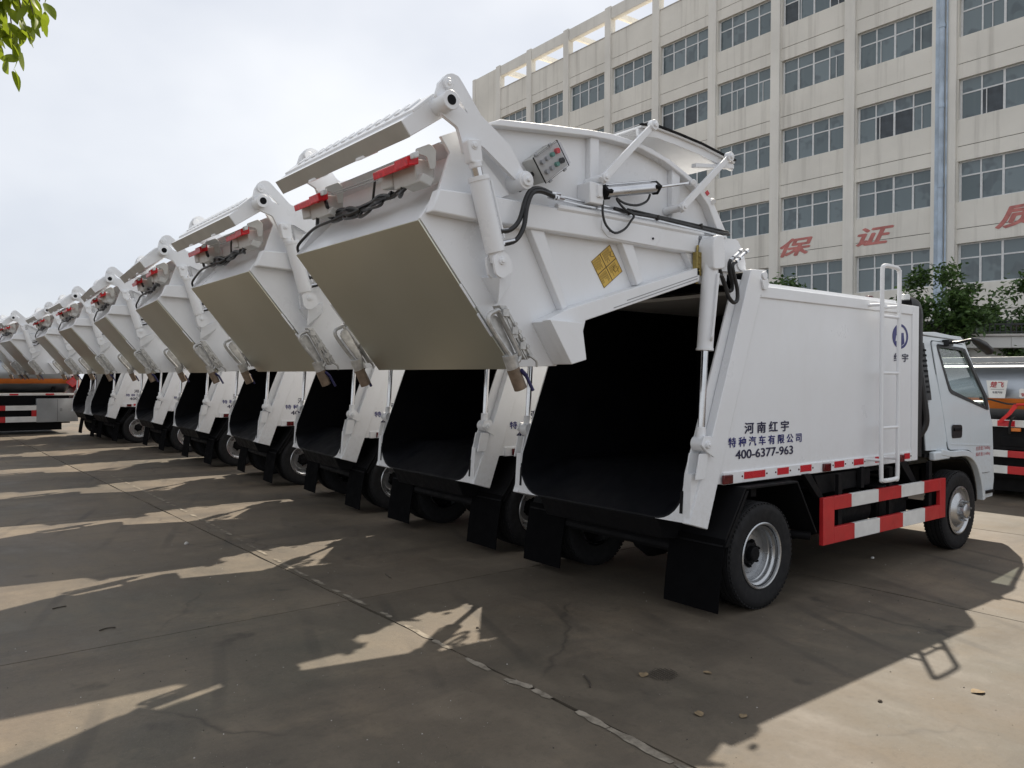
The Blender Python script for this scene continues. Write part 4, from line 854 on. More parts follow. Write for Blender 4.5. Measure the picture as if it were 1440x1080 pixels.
for s in (0, 1):
    q = (lambda m: m.mir()) if s else (lambda m: m)
    q(plate(outl, [win], 0.086, 0.104).map(tumble)).build('side_panel', CW, cabe)
    # shut line and door skin
    seam = plate(roundpoly([(2.992, 2.063), (3.749, 2.043), (4.213, 1.452), (4.273, 1.20), (4.293, 0.692), (4.026, 0.692), (3.894, 0.862), (3.716, 0.952), (3.232, 0.977)], 0.05), [win], 0.0838, 0.0858).map(tumble); q(seam).build('door_seam', M['black'], cabe)
    dr = q(plate(dooro, [win], 0.074, 0.0836).map(tumble)).build('door', CW, cabe, 0.002)
    sealo = roundpoly([(3.085, 2.03), (3.725, 2.005), (4.168, 1.505), (4.185, 1.352), (3.29, 1.545)], 0.05); seali = roundpoly([(3.125, 1.998), (3.69, 1.975), (4.095, 1.50), (4.115, 1.395), (3.325, 1.578)], 0.05)
    q(plate(sealo, [seali], 0.069, 0.0735).map(tumble)).build('window_seal', M['hose'], dr)
    q(plate([(3.70, 1.985), (3.735, 2.0), (4.172, 1.505), (4.187, 1.36), (4.13, 1.375), (4.105, 1.50)], [], 0.066, 0.0688).map(tumble)).build('window_trim', M['hose'], dr)
    q(plate(sealo, [], 0.090, 0.093).map(tumble)).build('window', M['glass'], dr)
    # handle recess and grip
    hb = MB().prism(roundpoly([(3.305, 1.232), (3.535, 1.222), (3.535, 1.092), (3.305, 1.095)], 0.035), 0.068, 0.0738); h_ = q(hb).build('handle', M['hose'], dr, 0.004)
    q(MB().box((3.335, 0.055, 1.165), (3.505, 0.070, 1.195))).build('grip', M['black'], h_, 0.004)
    # swage line, wheel-arch lip, step
    q(MB().prism([(3.22, 1.05), (4.30, 0.985), (4.30, 0.972), (3.22, 1.036)], 0.0705, 0.0745)).build('swage', CW, dr, 0.001)
    lip_ = curve([(3.00, 0, 0.945), (3.24, 0, 0.915), (3.56, 0, 0.905), (3.74, 0, 0.850), (3.86, 0, 0.745), (3.955, 0, 0.57), (3.985, 0, 0.42)], 4); lip_ = [(v.x, v.z) for v in lip_]
    q(MB().sheet(lip_, 0.06, 0.035, 0.10)).build('arch_flare', CW, cabe, 0.008)
    q(MB().box((2.86, 0.040, 0.90), (3.20, 0.10, 0.985))).build('arch_flare', CW, cabe, 0.015)
    q(MB().sheet([(v[0], v[1]-0.01) for v in lip_], -0.02, 0.10, 0.50)).build('wheel_arch', M['black'], cabe)
    q(MB().box((4.02, 0.06, 0.475), (4.33, 0.078, 0.505))).build('step', M['black'], cabe)
    # rear corner louvres
    q(plate([(2.772, 1.48), (2.772, 2.03), (2.85, 2.03), (2.90, 1.55), (2.90, 1.48)], [], 0.080, 0.0855).map(tumble)).build('vent_panel', M['hose'], cabe)
    for i in range(9): q(MB().box((2.775, 0.068, 1.55+i*0.05), (2.855, 0.0795, 1.57+i*0.05)).map(tumble)).build('louvre', M['black'], cabe)
    # big mirror on its arm above the door
    mr = MB().box((3.26, 0.09, 2.015), (3.36, 0.155, 2.075)).tube(curve([(3.31, 0.12, 2.045), (3.33, 0.02, 2.05), (3.34, -0.08, 2.07), (3.36, -0.13, 2.06)], 4), 0.014, 8)
    m_ = q(mr).build('mirror_arm', M['hose'], cabe)
    hd = MB().tube([(3.24, -0.13, 2.075), (3.30, -0.14, 2.055), (3.44, -0.15, 2.015), (3.57, -0.16, 1.965), (3.61, -0.16, 1.945)], 0.05, 12, rads=[0.012, 0.035, 0.048, 0.042, 0.018]); q(hd).build('mirror', M['hose'], m_)
    # red load lettering
    if not s:
        text_mb('总质量:7360kg', 3.878, 4.240, 0.935, 0.985, 0.0725, 0.0).build('lettering', M['redtext'], dr, smooth=0)
        text_mb('载质量:2160kg', 3.878, 4.240, 0.875, 0.922, 0.0725, 0.0).build('lettering', M['redtext'], dr, smooth=0)
rf = MB().prism([(2.752, 2.085), (2.757, 2.135), (2.85, 2.170), (3.10, 2.180), (3.45, 2.160), (3.68, 2.120), (3.79, 2.065), (3.785, 2.045), (3.70, 2.08), (2.80, 2.11)], 0.150, 1.93); rf.map(lambda v: Vector((v.x, v.y, v.z-0.035*abs((v.y-YC)/0.89)**4 if v.z > 2.12 else v.z)))
rf.build('roof', CW, cabe, 0.02, seg=3)
MB().box((2.76, 0.095, 1.0), (2.785, 1.985, 2.09)).map(tumble).build('rear_wall', M['hose'], cabe)
mb = MB().add([(3.785, 0.17, 2.05), (3.785, 1.91, 2.05), (4.21, 1.97, 1.46), (4.21, 0.11, 1.46)], [(0, 1, 2, 3)]); mb.build('windscreen', M['glass'], cabe)
MB().prism([(4.205, 1.46), (4.33, 1.20), (4.385, 0.62), (4.345, 0.43), (4.30, 0.43), (4.33, 0.62), (4.28, 1.2), (4.17, 1.44)], 0.104, 1.976).build('front_panel', CW, cabe, 0.01)
MB().box((2.79, 0.105, 0.93), (4.28, 1.975, 0.965)).build('floor', M['black'], cabe)
MB().prism([(3.95, 1.42), (4.19, 1.44), (4.27, 1.2), (4.27, 0.97), (4.05, 0.97), (3.93, 1.2)], 0.11, 1.97).build('dashboard', M['seat'], cabe, 0.02)
for y in (0.25, 1.25):
    mb = MB().prism([(2.95, 1.10), (3.45, 1.14), (3.47, 1.24), (2.95, 1.22)], y, y+0.5).prism([(2.93, 1.20), (3.06, 1.20), (2.98, 1.80), (2.87, 1.80)], y, y+0.5).prism([(2.86, 1.80), (2.96, 1.80), (2.94, 1.98), (2.86, 1.98)], y+0.12, y+0.38); mb.build('seat', M['seat'], cabe, 0.03)
c_ = Vector((3.72, 1.52, 1.43)); t1 = Vector((0, 1, 0)); t2 = Vector((0.55, 0, 0.83)).normalized(); t2 = Vector((-0.80, 0, 0.60)); ring = [c_+t1*0.21*math.cos(a)+t2*0.21*math.sin(a) for a in [2*math.pi*k/24 for k in range(24)]]
mb = MB().tube(ring, 0.016, 8, closed=True); mb.cyl(c_, (3.95, 1.52, 1.20), 0.03, 10)
for a in (0.2, math.pi-0.2, -math.pi/2): mb.cyl(c_, c_+t1*0.2*math.cos(a)+t2*0.2*math.sin(a), 0.014, 6)
mb.build('steering_wheel', M['hose'], cabe)
mb = MB().box((3.86, 0.98, 1.80), (3.88, 1.14, 1.95)); mb.build('inner_mirror', M['hose'], cabe)
# black intake and hoses between body and cab
mb = MB().tube(curve([(2.655, 0.165, 0.95), (2.66, 0.165, 1.5), (2.66, 0.165, 2.1), (2.66, 0.165, 2.30), (2.61, 0.17, 2.37), (2.53, 0.19, 2.385)], 4), 0.085, 14); mb.box((2.60, 0.14, 1.0), (2.74, 0.42, 1.62))
mb.tube(curve([(2.70, 0.14, 1.9), (2.74, 0.10, 1.5), (2.76, 0.09, 1.25), (2.70, 0.16, 1.1)], 5), 0.035, 10).tube(curve([(2.62, 0.16, 1.75), (2.66, 0.12, 1.45), (2.72, 0.12, 1.35), (2.75, 0.14, 1.40)], 5), 0.02, 8)
mb.box((2.60, 0.40, 0.9), (2.74, 1.80, 1.55)); mb.build('air_intake', M['hose'], truck, 0.01)
mb = MB().box((2.50, 0.20, 2.385), (2.62, 1.9, 2.400)); mb.build('deflector', M['alu'], truck)
# roof beacons
MB().cyl((2.50, 0.17, 2.39), (2.50, 0.17, 2.415), 0.050, 16).build('beacon_base', M['black'], truck)
MB().cyl((2.50, 0.17, 2.415), (2.50, 0.17, 2.475), 0.045, 18).build('beacon', M['lampglass'], truck, 0.012)
MB().cyl((2.20, 0.36, 2.38), (2.20, 0.36, 2.425), 0.075, 16).cyl((2.20, 0.36, 2.425), (2.20, 0.36, 2.455), 0.05, 14, r2=0.03).build('roof_lamp', M['darklens'], truck, 0.006)
# --- ladder
ly = -0.12
lad = MB().tube(curve([(1.525, ly, 0.875), (1.515, ly, 1.5), (1.510, ly, 2.50), (1.518, ly, 2.60), (1.545, ly, 2.625), (1.66, ly, 2.63), (1.775, ly, 2.622), (1.803, ly, 2.59), (1.808, ly, 2.50), (1.808, ly, 1.5), (1.806, ly, 0.875), (1.79, ly, 0.835), (1.75, ly, 0.825), (1.58, ly, 0.825), (1.54, ly, 0.838)], 4, True), 0.019, 10, closed=True)
ladder = lad.map(BT).build('ladder', W_, truck)
for z in (2.205, 1.73, 1.27): MB().cyl((1.515, ly, z), (1.808, ly, z), 0.013, 10).map(BT).build('rung', W_, ladder)
for x in (1.512, 1.808):
    for z in (2.30, 1.00): MB().cyl((x, ly, z), (x-0.02, 0.045, z), 0.013, 10).map(BT).build('standoff', W_, ladder)

# ------------------------------------------------------------------ the row
ROW = [(0, 0), (0.030, 2.546), (0.067, 5.302), (0.147, 8.290), (0.247, 11.502), (0.319, 14.931), (0.071, 18.243), (-0.05, 20.391)]
YAWS = (0, -1.0, -5.5, -5.6, -2.0, -1.8, 1.8, 0.2)
LAB = ['white garbage truck nearest the camera, its whole right side, ladder and cab in view', 'second garbage truck from the right, its raised steel panel just left of the nearest one',
       'third garbage truck from the right, white with raised tailgate and open black load space', 'fourth garbage truck from the right, white, raised tailgate with red tail lamps',
       'fifth garbage truck from the right, white, raised tailgate, counted along the row', 'sixth garbage truck from the right, the third from the far left end of the row',
       'seventh garbage truck from the right, last but one before the orange striped tanker', 'farthest garbage truck, the last of the row, standing beside the orange striped tanker']
def copy_tree(o, parent=None):
    c = o.copy(); COL.objects.link(c)
    if o in ALT: c.data = ALT[o][PICK]
    if parent: c.parent = parent
    for ch in KIDS.get(o, ()): copy_tree(ch, c)
    return c
KIDS = {}
for o in list(COL.objects):
    if o.parent: KIDS.setdefault(o.parent, []).append(o)
for i, (dx, y) in enumerate(ROW):
    PICK = (0, 0, 1, 2, 1, 2, 0, 1)[i]; t = truck if i == 0 else copy_tree(truck)
    t.location = (dx, y, GZ(y)); t.rotation_euler.z = R_(YAWS[i]); tag(t, LAB[i], 'garbage truck', 'white garbage trucks parked in a row')

# ------------------------------------------------------------------ factory building behind
TH = R_(-1.75); SC = 1.1; DIST = 30*SC
nrm = Vector((math.cos(TH), math.sin(TH), 0)); tng = Vector((-math.sin(TH), math.cos(TH), 0))
org = Vector((CAM.x, CAM.y, 0)) + nrm*DIST
bld = empty('factory_building', (org.x, org.y, 0), TH+math.pi/2)       # local x along the facade (to the left in view), local y towards the camera
tag(bld, 'long beige five storey factory building with rows of windows and a roof pergola', 'building')
def HZ(z): return CAM.z+(z-CAM.z)*SC
PIL = [3.2, 6.7, 10.2, 13.88, 17.57, 21.05, 24.52, 28.13, 31.65, 35.15, 38.65, 41.90]
PIL = [s*SC for s in PIL]; XL, XR = 44.93*SC, -2.0*SC
WIDE = {3}
def hw(i): return (0.43 if i in WIDE else 0.23)*SC
SILL = [HZ(5.13+2.97*k) for k in range(-1, 5)]; WH = 1.47*SC; PAR = HZ(20.32); TOPB, TOPT = HZ(21.15), HZ(21.80)
bounds = [0.3*SC] + PIL
b = MB(); b.box((XR, -14, -0.3), (XL, -0.55, PAR-0.9)); b.build('core', M['plaster'], bld, smooth=0)
for i in range(len(PIL)):
    h = hw(i); MB().box((PIL[i]-h, -0.30, -0.3), (PIL[i]+h, 0.12, TOPT+0.06)).build('pillar', M['pillar'], bld, 0.02, smooth=0)
MB().box((bounds[0]-0.3, -0.30, -0.3), (bounds[0]+0.3, 0.12, TOPT+0.06)).build('pillar', M['pillar'], bld, 0.02, smooth=0)
MB().box((PIL[-1]+hw(11)+0.001, -0.5, -0.3), (XL, 0.0, TOPT)).build('end_wall', M['plaster'], bld, smooth=0)
MB().box((XL-0.35, -0.45, -0.3), (XL+0.02, 0.06, TOPT+0.03)).build('corner_pillar', M['pillar'], bld, 0.02, smooth=0)
MB().box((XL-0.30, -12, PAR-1.0), (XL, -0.5, TOPT)).build('end_parapet', M['plaster'], bld, smooth=0)
def bay_edges():
    e = [(bounds[0]+0.3, PIL[0]-hw(0))]
    for i in range(len(PIL)-1): e.append((PIL[i]+hw(i), PIL[i+1]-hw(i+1)))
    return e
frame_cache = {}
def window_meshes(w):
    key = round(w, 2)
    if key in frame_cache: return frame_cache[key]
    h = WH; tr = 0.64*h; t = 0.028; fb = MB()
    for x in [0, w/4, w/2, 3*w/4, w]:
        tt = t*(1.5 if x in (0, w/2, w) else 1); x_ = min(max(x, tt), w-tt); fb.box((x_-tt, -0.04, 0), (x_+tt, 0.02, h))
    for z in (0, tr, h): z_ = min(max(z, t), h-t); fb.box((0.002, -0.035, z_-t), (w-0.002, 0.015, z_+t))
    sash = MB()
    sash.box((w/4-0.06, 0.0, 0.05), (w/4-0.03, 0.03, tr-0.03))
    ws = (w/4-0.05); pl = MB().box((0, -0.012, 0), (ws, -0.004, tr-0.06)); pu = MB().box((0, -0.012, 0), (ws, -0.004, h-tr-0.055))
    sl_ = MB().box((-0.04, -0.2, -0.10), (w+0.04, 0.13, -0.002))
    op = pl.mesh('pane', M['opening'], 0); r = (fb.mesh('window', M['frame'], 0), pl.mesh('pane', M['pane'], 0), pu.mesh('pane', M['pane'], 0), sl_.mesh('sill', M['sill'], 0), sash.mesh('sash', M['frame'], 0), ws, tr, op)
    frame_cache[key] = r; return r
rw = random.Random(11); far_panes = MB()
for bi, (xa, xb) in enumerate(bay_edges()):
    w = xb-xa-0.10
    # wall bands between window rows, with the shallow groove
    zprev = -0.3
    for k, z0 in enumerate(SILL):
        gz = z0-0.97*SC if k else None
        lo = zprev; hi = z0
        if gz and gz > lo+0.2:
            MB().box((xa-0.001, -0.5, lo), (xb+0.001, 0.0, gz-0.012)).build('wall_band', M['plaster'], bld, smooth=0)
            MB().box((xa-0.001, -0.5, gz+0.012), (xb+0.001, 0.004, hi)).build('wall_band', M['plaster'], bld, smooth=0)
            MB().box((xa, -0.5, gz-0.013), (xb, -0.03, gz+0.013)).build('groove', M['joint'], bld, smooth=0)
        else: MB().box((xa-0.001, -0.5, lo), (xb+0.001, 0.0, hi)).build('wall_band', M['plaster'], bld, smooth=0)
        zprev = z0+WH
    gz = zprev+0.5*SC
    MB().box((xa-0.001, -0.5, zprev), (xb+0.001, 0.0, gz-0.012)).build('wall_band', M['plaster'], bld, smooth=0)
    MB().box((xa-0.001, -0.5, gz+0.012), (xb+0.001, 0.004, PAR)).build('wall_band', M['plaster'], bld, smooth=0)
    MB().box((xa, -0.5, gz-0.013), (xb, -0.03, gz+0.013)).build('groove', M['joint'], bld, smooth=0)
    MB().box((xa, -0.52, PAR), (xb, 0.03, PAR+0.05)).build('coping', M['sill'], bld, smooth=0)
    MB().box((xa-0.001, -0.30, TOPB), (xb+0.001, 0.06, TOPT)).build('pergola_beam', M['pillar'], bld, 0.02, smooth=0)
    for k, z0 in enumerate(SILL):
        fm, pl_, pu_, sm_, sa_, ws, tr, op_ = window_meshes(w)
        f = inst('window', fm, bld, (xa+0.05, -0.17, z0)); inst('sill', sm_, f)
        sh = rw.random() < 0.4
        for i_ in (0, 2):
            s_ = inst('sash', sa_, f); s_.location = (w/4*i_-(w/8*rw.random() if sh else 0.0), 0.003, 0)
        if bi < 2 or bi > 8 or k == 0:      # small, far or out of view: joined
            for c in range(4):
                xx = xa+0.05+w/4*c+0.025; far_panes.box((xx, -0.182, z0+0.03), (xx+ws, -0.174, z0+tr-0.03)); far_panes.box((xx, -0.182, z0+tr+0.028), (xx+ws, -0.174, z0+WH-0.027))
            continue
        for c in range(4):
            inst('pane', op_ if rw.random() < (0.12 if k >= 3 else 0.02) else pl_, f, (w/4*c+0.025, 0, 0.03)); inst('pane', pu_, f, (w/4*c+0.025, 0, tr+0.028))
        # reveal sides
    for side_x in (xa, xb-0.05):
        MB().box((side_x, -0.5, SILL[0]), (side_x+0.05, -0.012, SILL[-1]+WH)).build('reveal', M['plaster'], bld, smooth=0)
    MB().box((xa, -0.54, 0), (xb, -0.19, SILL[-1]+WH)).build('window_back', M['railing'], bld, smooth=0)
tag(far_panes.build('pane', M['pane'], bld, smooth=0), kind='stuff')
for i in range(len(PIL)):           # pergola cross beams and inner posts
    MB().box((PIL[i]-0.10, -5.0, TOPT-0.38), (PIL[i]+0.10, -0.31, TOPT-0.04)).build('cross_beam', M['pillar'], bld, smooth=0)
    MB().box((PIL[i]-0.2, -5.4, PAR-1.2), (PIL[i]+0.2, -5.0, TOPT)).build('inner_post', M['pillar'], bld, smooth=0)
# blue downpipe on the wide pillar
px = 10.43*SC+3.52*SC*0+3.5*SC; px = PIL[3]+0.02
mb = MB().tube([(px, 0.22, 0.0), (px, 0.22, TOPT-0.2)], 0.095, 12); mb.tube([(px-0.17, 0.17, 0.0), (px-0.17, 0.17, TOPT-0.2)], 0.035, 8)
for z in [3+3.2*k for k in range(7)]: mb.tube([(px, 0.22, z), (px, 0.22, z+0.14)], 0.115, 12)
mb.build('downpipe', M['pipe'], bld)
mb = MB().box((px+0.13, 0.121, 0.0), (px+0.30, 0.126, TOPT-0.3)); mb.build('paint_strip', M['pipe'], bld, smooth=0)
# painted characters (local x runs to the left in view, so the glyphs are mirrored here)
for ch, s0, s1, z0, z1, sl in (('保', 20.73, 19.23, 6.98, 7.70, 0.0), ('证', 17.23, 15.75, 7.00, 7.66, 0.0), ('质', 12.10, 10.60, 6.95, 7.70, 0.0)):
    mb = text_mb(ch, 0, (s0-s1)*SC, 0, (z1-z0)*SC, 0, 0.032, 1, 0.28)
    mb.map(lambda v: Vector((s0*SC-v.x, 0.010-v.y*3, HZ(z0)+v.z))); mb.build('painted_character', M['wallred'], bld, smooth=0)

# ------------------------------------------------------------------ low white annex with railing, in front of the building on the right
ann = empty('annex', (17.4, 4.6, 0), R_(-57)); tag(ann, 'low white flat roofed annex with dark railing on its roof', 'building')   # local x runs along the front
ann.rotation_euler = (0, 0, R_(-52))
mb = MB().box((-1.8, 0.4, -0.2), (9, 4.5, 2.50)); mb.build('wall', M['whitewall'], ann, smooth=0)
mb = MB().box((-2.0, 0.0, 2.50), (9.2, 4.7, 2.80)); mb.build('roof_slab', M['whitewall'], ann, 0.02, smooth=0)
MB().box((-2.06, -0.06, 2.80), (9.26, 4.76, 2.86)).build('coping', M['sill'], ann, 0.01, smooth=0)
MB().box((-1.9, 0.03, 3.095), (9.1, 0.09, 3.13)).box((-1.9, 0.04, 2.90), (9.1, 0.08, 2.925)).build('top_bar', M['railing'], ann)
bm_ = MB().box((-0.010, 0.045, 2.86), (0.010, 0.075, 3.10)).mesh('bar', M['railing'], 0)
for i in range(90): inst('bar', bm_, ann, (-1.85+i*0.122, 0, 0))
pm_ = MB().box((-0.03, 0.03, 2.86), (0.03, 0.09, 3.12)).mesh('post', M['midgrey'], 0)
for i in range(10): inst('post', pm_, ann, (-1.88+i*1.2, 0, 0))
MB().box((-1.9, 4.4, 2.86), (9.0, 4.5, 3.5)).build('back_parapet', M['railing'], ann)
for i in range(5): MB().box((-1.2+i*2.0, 0.37, 0.9), (-0.1+i*2.0, 0.40, 2.1)).build('window', M['pane'], ann)
MB().box((1.2, -0.5, 2.30), (3.2, -0.2, 2.48)).build('brown_sign', simple('brown_board', (0.20, 0.13, 0.07), 0.6), ann)
mb = MB()
for x in (1.3, 2.2, 3.1): mb.box((x, -0.25, 2.36), (x+0.05, 0.42, 2.41))
mb.build('sign_bracket', M['midgrey'], ann)
MB().box((0.55, 0.34, 0), (0.70, 0.42, 2.50)).box((0.10, -0.02, 2.52), (0.14, 0.002, 2.78)).build('downpipe', M['whitewall'], ann)

# ------------------------------------------------------------------ tanker trucks (local x along the vehicle, near side faces -y)
def tanker(label, loc, rz, P):
    t = empty('tanker_truck', loc, rz); tag(t, label, 'tanker truck', 'tanker trucks with orange stripe')
    x0, x1, zc, a, bz = P['x0'], P['x1'], P['zc'], 1.12, P['b']
    def ell(k, n=40, g=0.0): return ((a+g)*math.cos(2*math.pi*k/n), (bz+g)*math.sin(2*math.pi*k/n))
    mb = MB(); n = 40; rings = [(x0, 0.80), (x0-0.0001, 0.801), (x0+0.10, 1.0), (x1-0.10, 1.0), (x1, 0.80)]; vs = []
    for x, f in rings: vs += [(x, 1.2+ell(k)[0]*f, zc+ell(k)[1]*f) for k in range(n)]
    fs = []
    for i in range(len(rings)-1):
        for k in range(n): fs.append((i*n+k, (i+1)*n+k, (i+1)*n+(k+1) % n, i*n+(k+1) % n))
    fs += [tuple(range(n)), tuple(range(len(rings)*n-1, (len(rings)-1)*n-1, -1))]; mb.add(vs, fs); tank = mb.build('tank', M['tank'], t)
    # orange band following the shell
    for s in (-1, 1):
        mb = MB(); vs = []; N = 8
        for i in range(N+1):
            z = P['s0']+(P['s1']-P['s0'])*i/N; yy = a*math.sqrt(max(0.0, 1-((z-zc)/bz)**2))+0.006
            vs += [(x0+0.10, 1.2+s*yy, z), (x1-0.10, 1.2+s*yy, z)]
        mb.add(vs, [(2*i, 2*i+1, 2*i+3, 2*i+2) if s < 0 else (2*i, 2*i+2, 2*i+3, 2*i+1) for i in range(N)]); mb.build('orange_stripe', M['orange'], tank)
    for i in range(1, 4):
        x = x0+(x1-x0)*i/4; mb = MB(); mb.tube([(x, 1.2+ell(k, 40, 0.004)[0], zc+ell(k, 40, 0.004)[1]) for k in range(40)], 0.010, 5, closed=True); mb.build('weld_band', M['tank'], tank)
    MB().box((x0+0.2, 0.22, zc+bz-0.03), (x1-0.2, 0.62, zc+bz+0.05)).build('catwalk', M['midgrey'], tank, 0.01)
    MB().box((x0+0.3, 0.75, zc+bz-0.06), (x1-0.3, 1.65, zc+bz+0.05)).build('walkway', M['midgrey'], tank, 0.01)
    for x in (x0+1.2, (x0+x1)/2, x1-1.2): MB().cyl((x, 1.2, zc+bz), (x, 1.2, zc+bz+0.22), 0.28, 18).build('manhole', M['tank'], tank, 0.01)
    wl = MB().box((x0, 0.03, P['w0']), (x1, 0.10, P['w1'])).build('side_ledge', M['whiteplate'], t, 0.006)
    k = 0; x = x1-0.55
    while x > x0+0.4: MB().box((x-0.20, 0.024, P['w0']+0.01), (x+0.02, 0.031, P['w1']-0.01)).build('reflector', M['reflective'], wl); x -= P['rstep']
    MB().box((x0-0.1, 0.75, 0.62), (x1+P['cab']*1.6, 1.65, 0.86)).box((x0+0.1, 0.25, 0.86), (x1-0.1, 2.15, max(0.95, P['w0'])-0.01)).box((x0+0.2, 0.3, 0.45), (x1-0.2, 2.1, 0.5)).build('chassis_frame', M['black'], t)
    MB().box((x0+0.2, 0.14, 0.30), (x1-0.1, 2.26, 0.84)).box((x0+0.4, 0.25, 0.10), (x1-0.3, 2.1, 0.31)).build('underbody_fill', M['black'], t)  # black fill added behind the guards, stops light passing below the tank
    for i in range(5):
        x = x0+0.5+(x1-x0-1.0)*i/4; MB().prism([(x-0.05, P['w1']), (x+0.05, P['w1']), (x+0.05, zc-bz*0.5), (x-0.05, zc-bz*0.5)], 0.35, 2.05).build('saddle', M['black'], t)
    # side guards in painted fields
    for s in (0, 1):
        g0, g1 = P['guard']; nf = max(2, int(round((g1-g0)/P['fld']))); y_ = (0.02, 0.06) if not s else (2.34, 2.38)
        for zz in ((P['ga'], P['gb']), (P['gc'], P['gd'])):
            for i in range(nf):
                xa = g0+(g1-g0)*i/nf; xb = g0+(g1-g0)*(i+1)/nf; red = (i % 2 == P['ph']); MB().box((xa+0.0005, y_[0], zz[0]), (xb-0.0005, y_[1], zz[1])).build('guard_field', M['red' if red else 'whiteplate'], t, 0.003)
        MB().box((g1-0.12 if P['endx'] > 0 else g0, y_[0]+0.001, P['gb']-0.001), (g1 if P['endx'] > 0 else g0+0.12, y_[1]-0.001, P['gc']+0.001)).build('guard_post', M['red'], t)
    for xw in P['wheels']:
        for y_ in (0.08, 1.98):
            mb = MB().lathe(tyre(y_, 0.30, 0.46), xw, 0.46, 36); mb.build('tyre', M['rubber'], t); mb = MB().lathe([(0.22, y_+0.02), (0.2, y_+0.10), (0.14, y_+0.12), (0.10, y_+0.04), (0.0, y_+0.04)], xw, 0.46, 24); mb.build('rim', M['rim'], t)
    # simple cab at the far end, beyond the frame
    if P['cab']:
        s = P['cab']; xe = x1+0.35 if s > 0 else x0-0.35
        prof = [(xe, 0.5), (xe, 2.55), (xe+s*1.5, 2.5), (xe+s*2.0, 1.6), (xe+s*2.1, 0.5)]
        c = MB().prism(prof, 0.05, 2.35).build('cab', M['cabwhite'], t, 0.05); MB().prism([(xe+s*0.4, 1.55), (xe+s*0.4, 2.3), (xe+s*1.4, 2.3), (xe+s*1.8, 1.55)], 0.035, 0.049).build('window', M['pane'], c)
    return t
P1 = dict(x0=-8.6, x1=-0.55, zc=1.78, b=0.60, s0=1.475, s1=1.62, w0=1.13, w1=1.195, rstep=0.90, guard=(-6.9, -1.53), fld=0.72, ga=0.36, gb=0.52, gc=0.70, gd=0.84, ph=1, endx=1, wheels=(-7.6,), cab=-1)
T1 = tanker('silver tanker with an orange stripe beyond the far left end of the garbage truck row', (0, 23.3, GZ(23.3)), 0, P1)
tb = MB().box((-1.525, 0.02, 0.345), (-0.45, 0.55, 1.035)).build('tool_locker', M['toolbox'], T1, 0.006)
MB().box((-0.995, 0.015, 0.37), (-0.990, 0.0205, 1.02)).build('door_gap', M['black'], tb)
MB().box((-0.93, 0.005, 0.66), (-0.87, 0.021, 0.75)).cyl((-0.90, -0.01, 0.70), (-0.90, 0.01, 0.70), 0.02, 10).build('lock', M['midgrey'], tb)
d_ = MB().prism([(-0.78, 1.52), (-0.60, 1.67), (-0.42, 1.52), (-0.60, 1.37)], 0.02, 0.03).build('hazard_diamond', M['red'], T1)
MB().prism([(-0.72, 1.52), (-0.60, 1.62), (-0.48, 1.52), (-0.60, 1.42)], 0.017, 0.0195).build('diamond_inset', M['redtext'], d_)
MB().box((-0.50, 0.06, 0.86), (-0.42, 2.3, 1.72)).build('rear_frame', M['red'], T1, 0.01)
MB().box((-0.62, 0.04, 1.36), (-0.58, 0.10, 1.70)).build('diamond_bracket', M['black'], T1)
P2 = dict(x0=-6.2, x1=5.0, zc=1.46, b=0.50, s0=1.271, s1=1.421, w0=1.02, w1=1.12, rstep=0.62, guard=(-1.75, 4.9), fld=0.55, ga=0.366, gb=0.475, gc=0.597, gd=0.690, ph=1, endx=-1, wheels=(-3.2, -4.4, 4.0), cab=1)
T2 = tanker('silver tanker with orange stripe and red ribbon parked across, behind the nearest cab', (7.3, -0.2, 0), R_(-90), P2)
# plate, ribbon, small lamp on the right hand tanker (local x = -world y - 0.2)
def T2x(y): return -y-0.2
pl2 = MB().prism([(T2x(1.22), 1.425), (T2x(1.26), 1.672), (T2x(0.985), 1.672), (T2x(1.02), 1.425)], -0.03, -0.02).build('sign_plate', M['whiteplate'], T2)
MB().box((T2x(1.15), -0.0195, 1.44), (T2x(1.10), 0.10, 1.66)).build('plate_bracket', M['black'], T2)
text_mb('楚飞', T2x(1.21), T2x(1.03), 1.575, 1.655, -0.0315, 0.03, 1, 0.2).build('lettering', M['redtext'], pl2, smooth=0)
text_mb('专用汽车', T2x(1.18), T2x(1.05), 1.49, 1.52, -0.0315, 0.01).build('lettering', M['navy'], pl2, smooth=0)
MB().box((T2x(1.20), -0.0315, 1.545), (T2x(1.03), -0.0305, 1.549)).build('rule', M['navy'], pl2)
pl3 = MB().prism(roundpoly([(T2x(0.84), 1.44), (T2x(0.84), 1.56), (T2x(0.62), 1.56), (T2x(0.62), 1.44)], 0.02), -0.03, -0.02).build('sign_plate', M['whiteplate'], T2)
MB().box((T2x(0.74), -0.0195, 1.45), (T2x(0.70), 0.10, 1.55)).build('plate_bracket', M['black'], T2)
text_mb('警示', T2x(0.82), T2x(0.66), 1.455, 1.50, -0.0315, 0.01).build('lettering', M['redtext'], pl3, smooth=0)
mb = MB(); mb.add([(T2x(0.90), -0.045, 1.345), (T2x(0.84), -0.045, 1.33), (T2x(0.93), -0.05, 1.20), (T2x(1.07), -0.045, 1.07), (T2x(1.11), -0.045, 1.09), (T2x(0.98), -0.05, 1.22)], [(0, 5, 2, 1), (5, 4, 3, 2)])
mb.add([(T2x(0.90), -0.042, 1.345), (T2x(0.84), -0.042, 1.33), (T2x(0.93), -0.047, 1.20), (T2x(1.07), -0.042, 1.07), (T2x(1.11), -0.042, 1.09), (T2x(0.98), -0.047, 1.22)], [(1, 2, 5, 0), (2, 3, 4, 5)])
mb.tube([(T2x(0.87), -0.045, 1.34), (T2x(0.75), -0.03, 1.345), (T2x(0.55), -0.03, 1.35)], 0.018, 6)
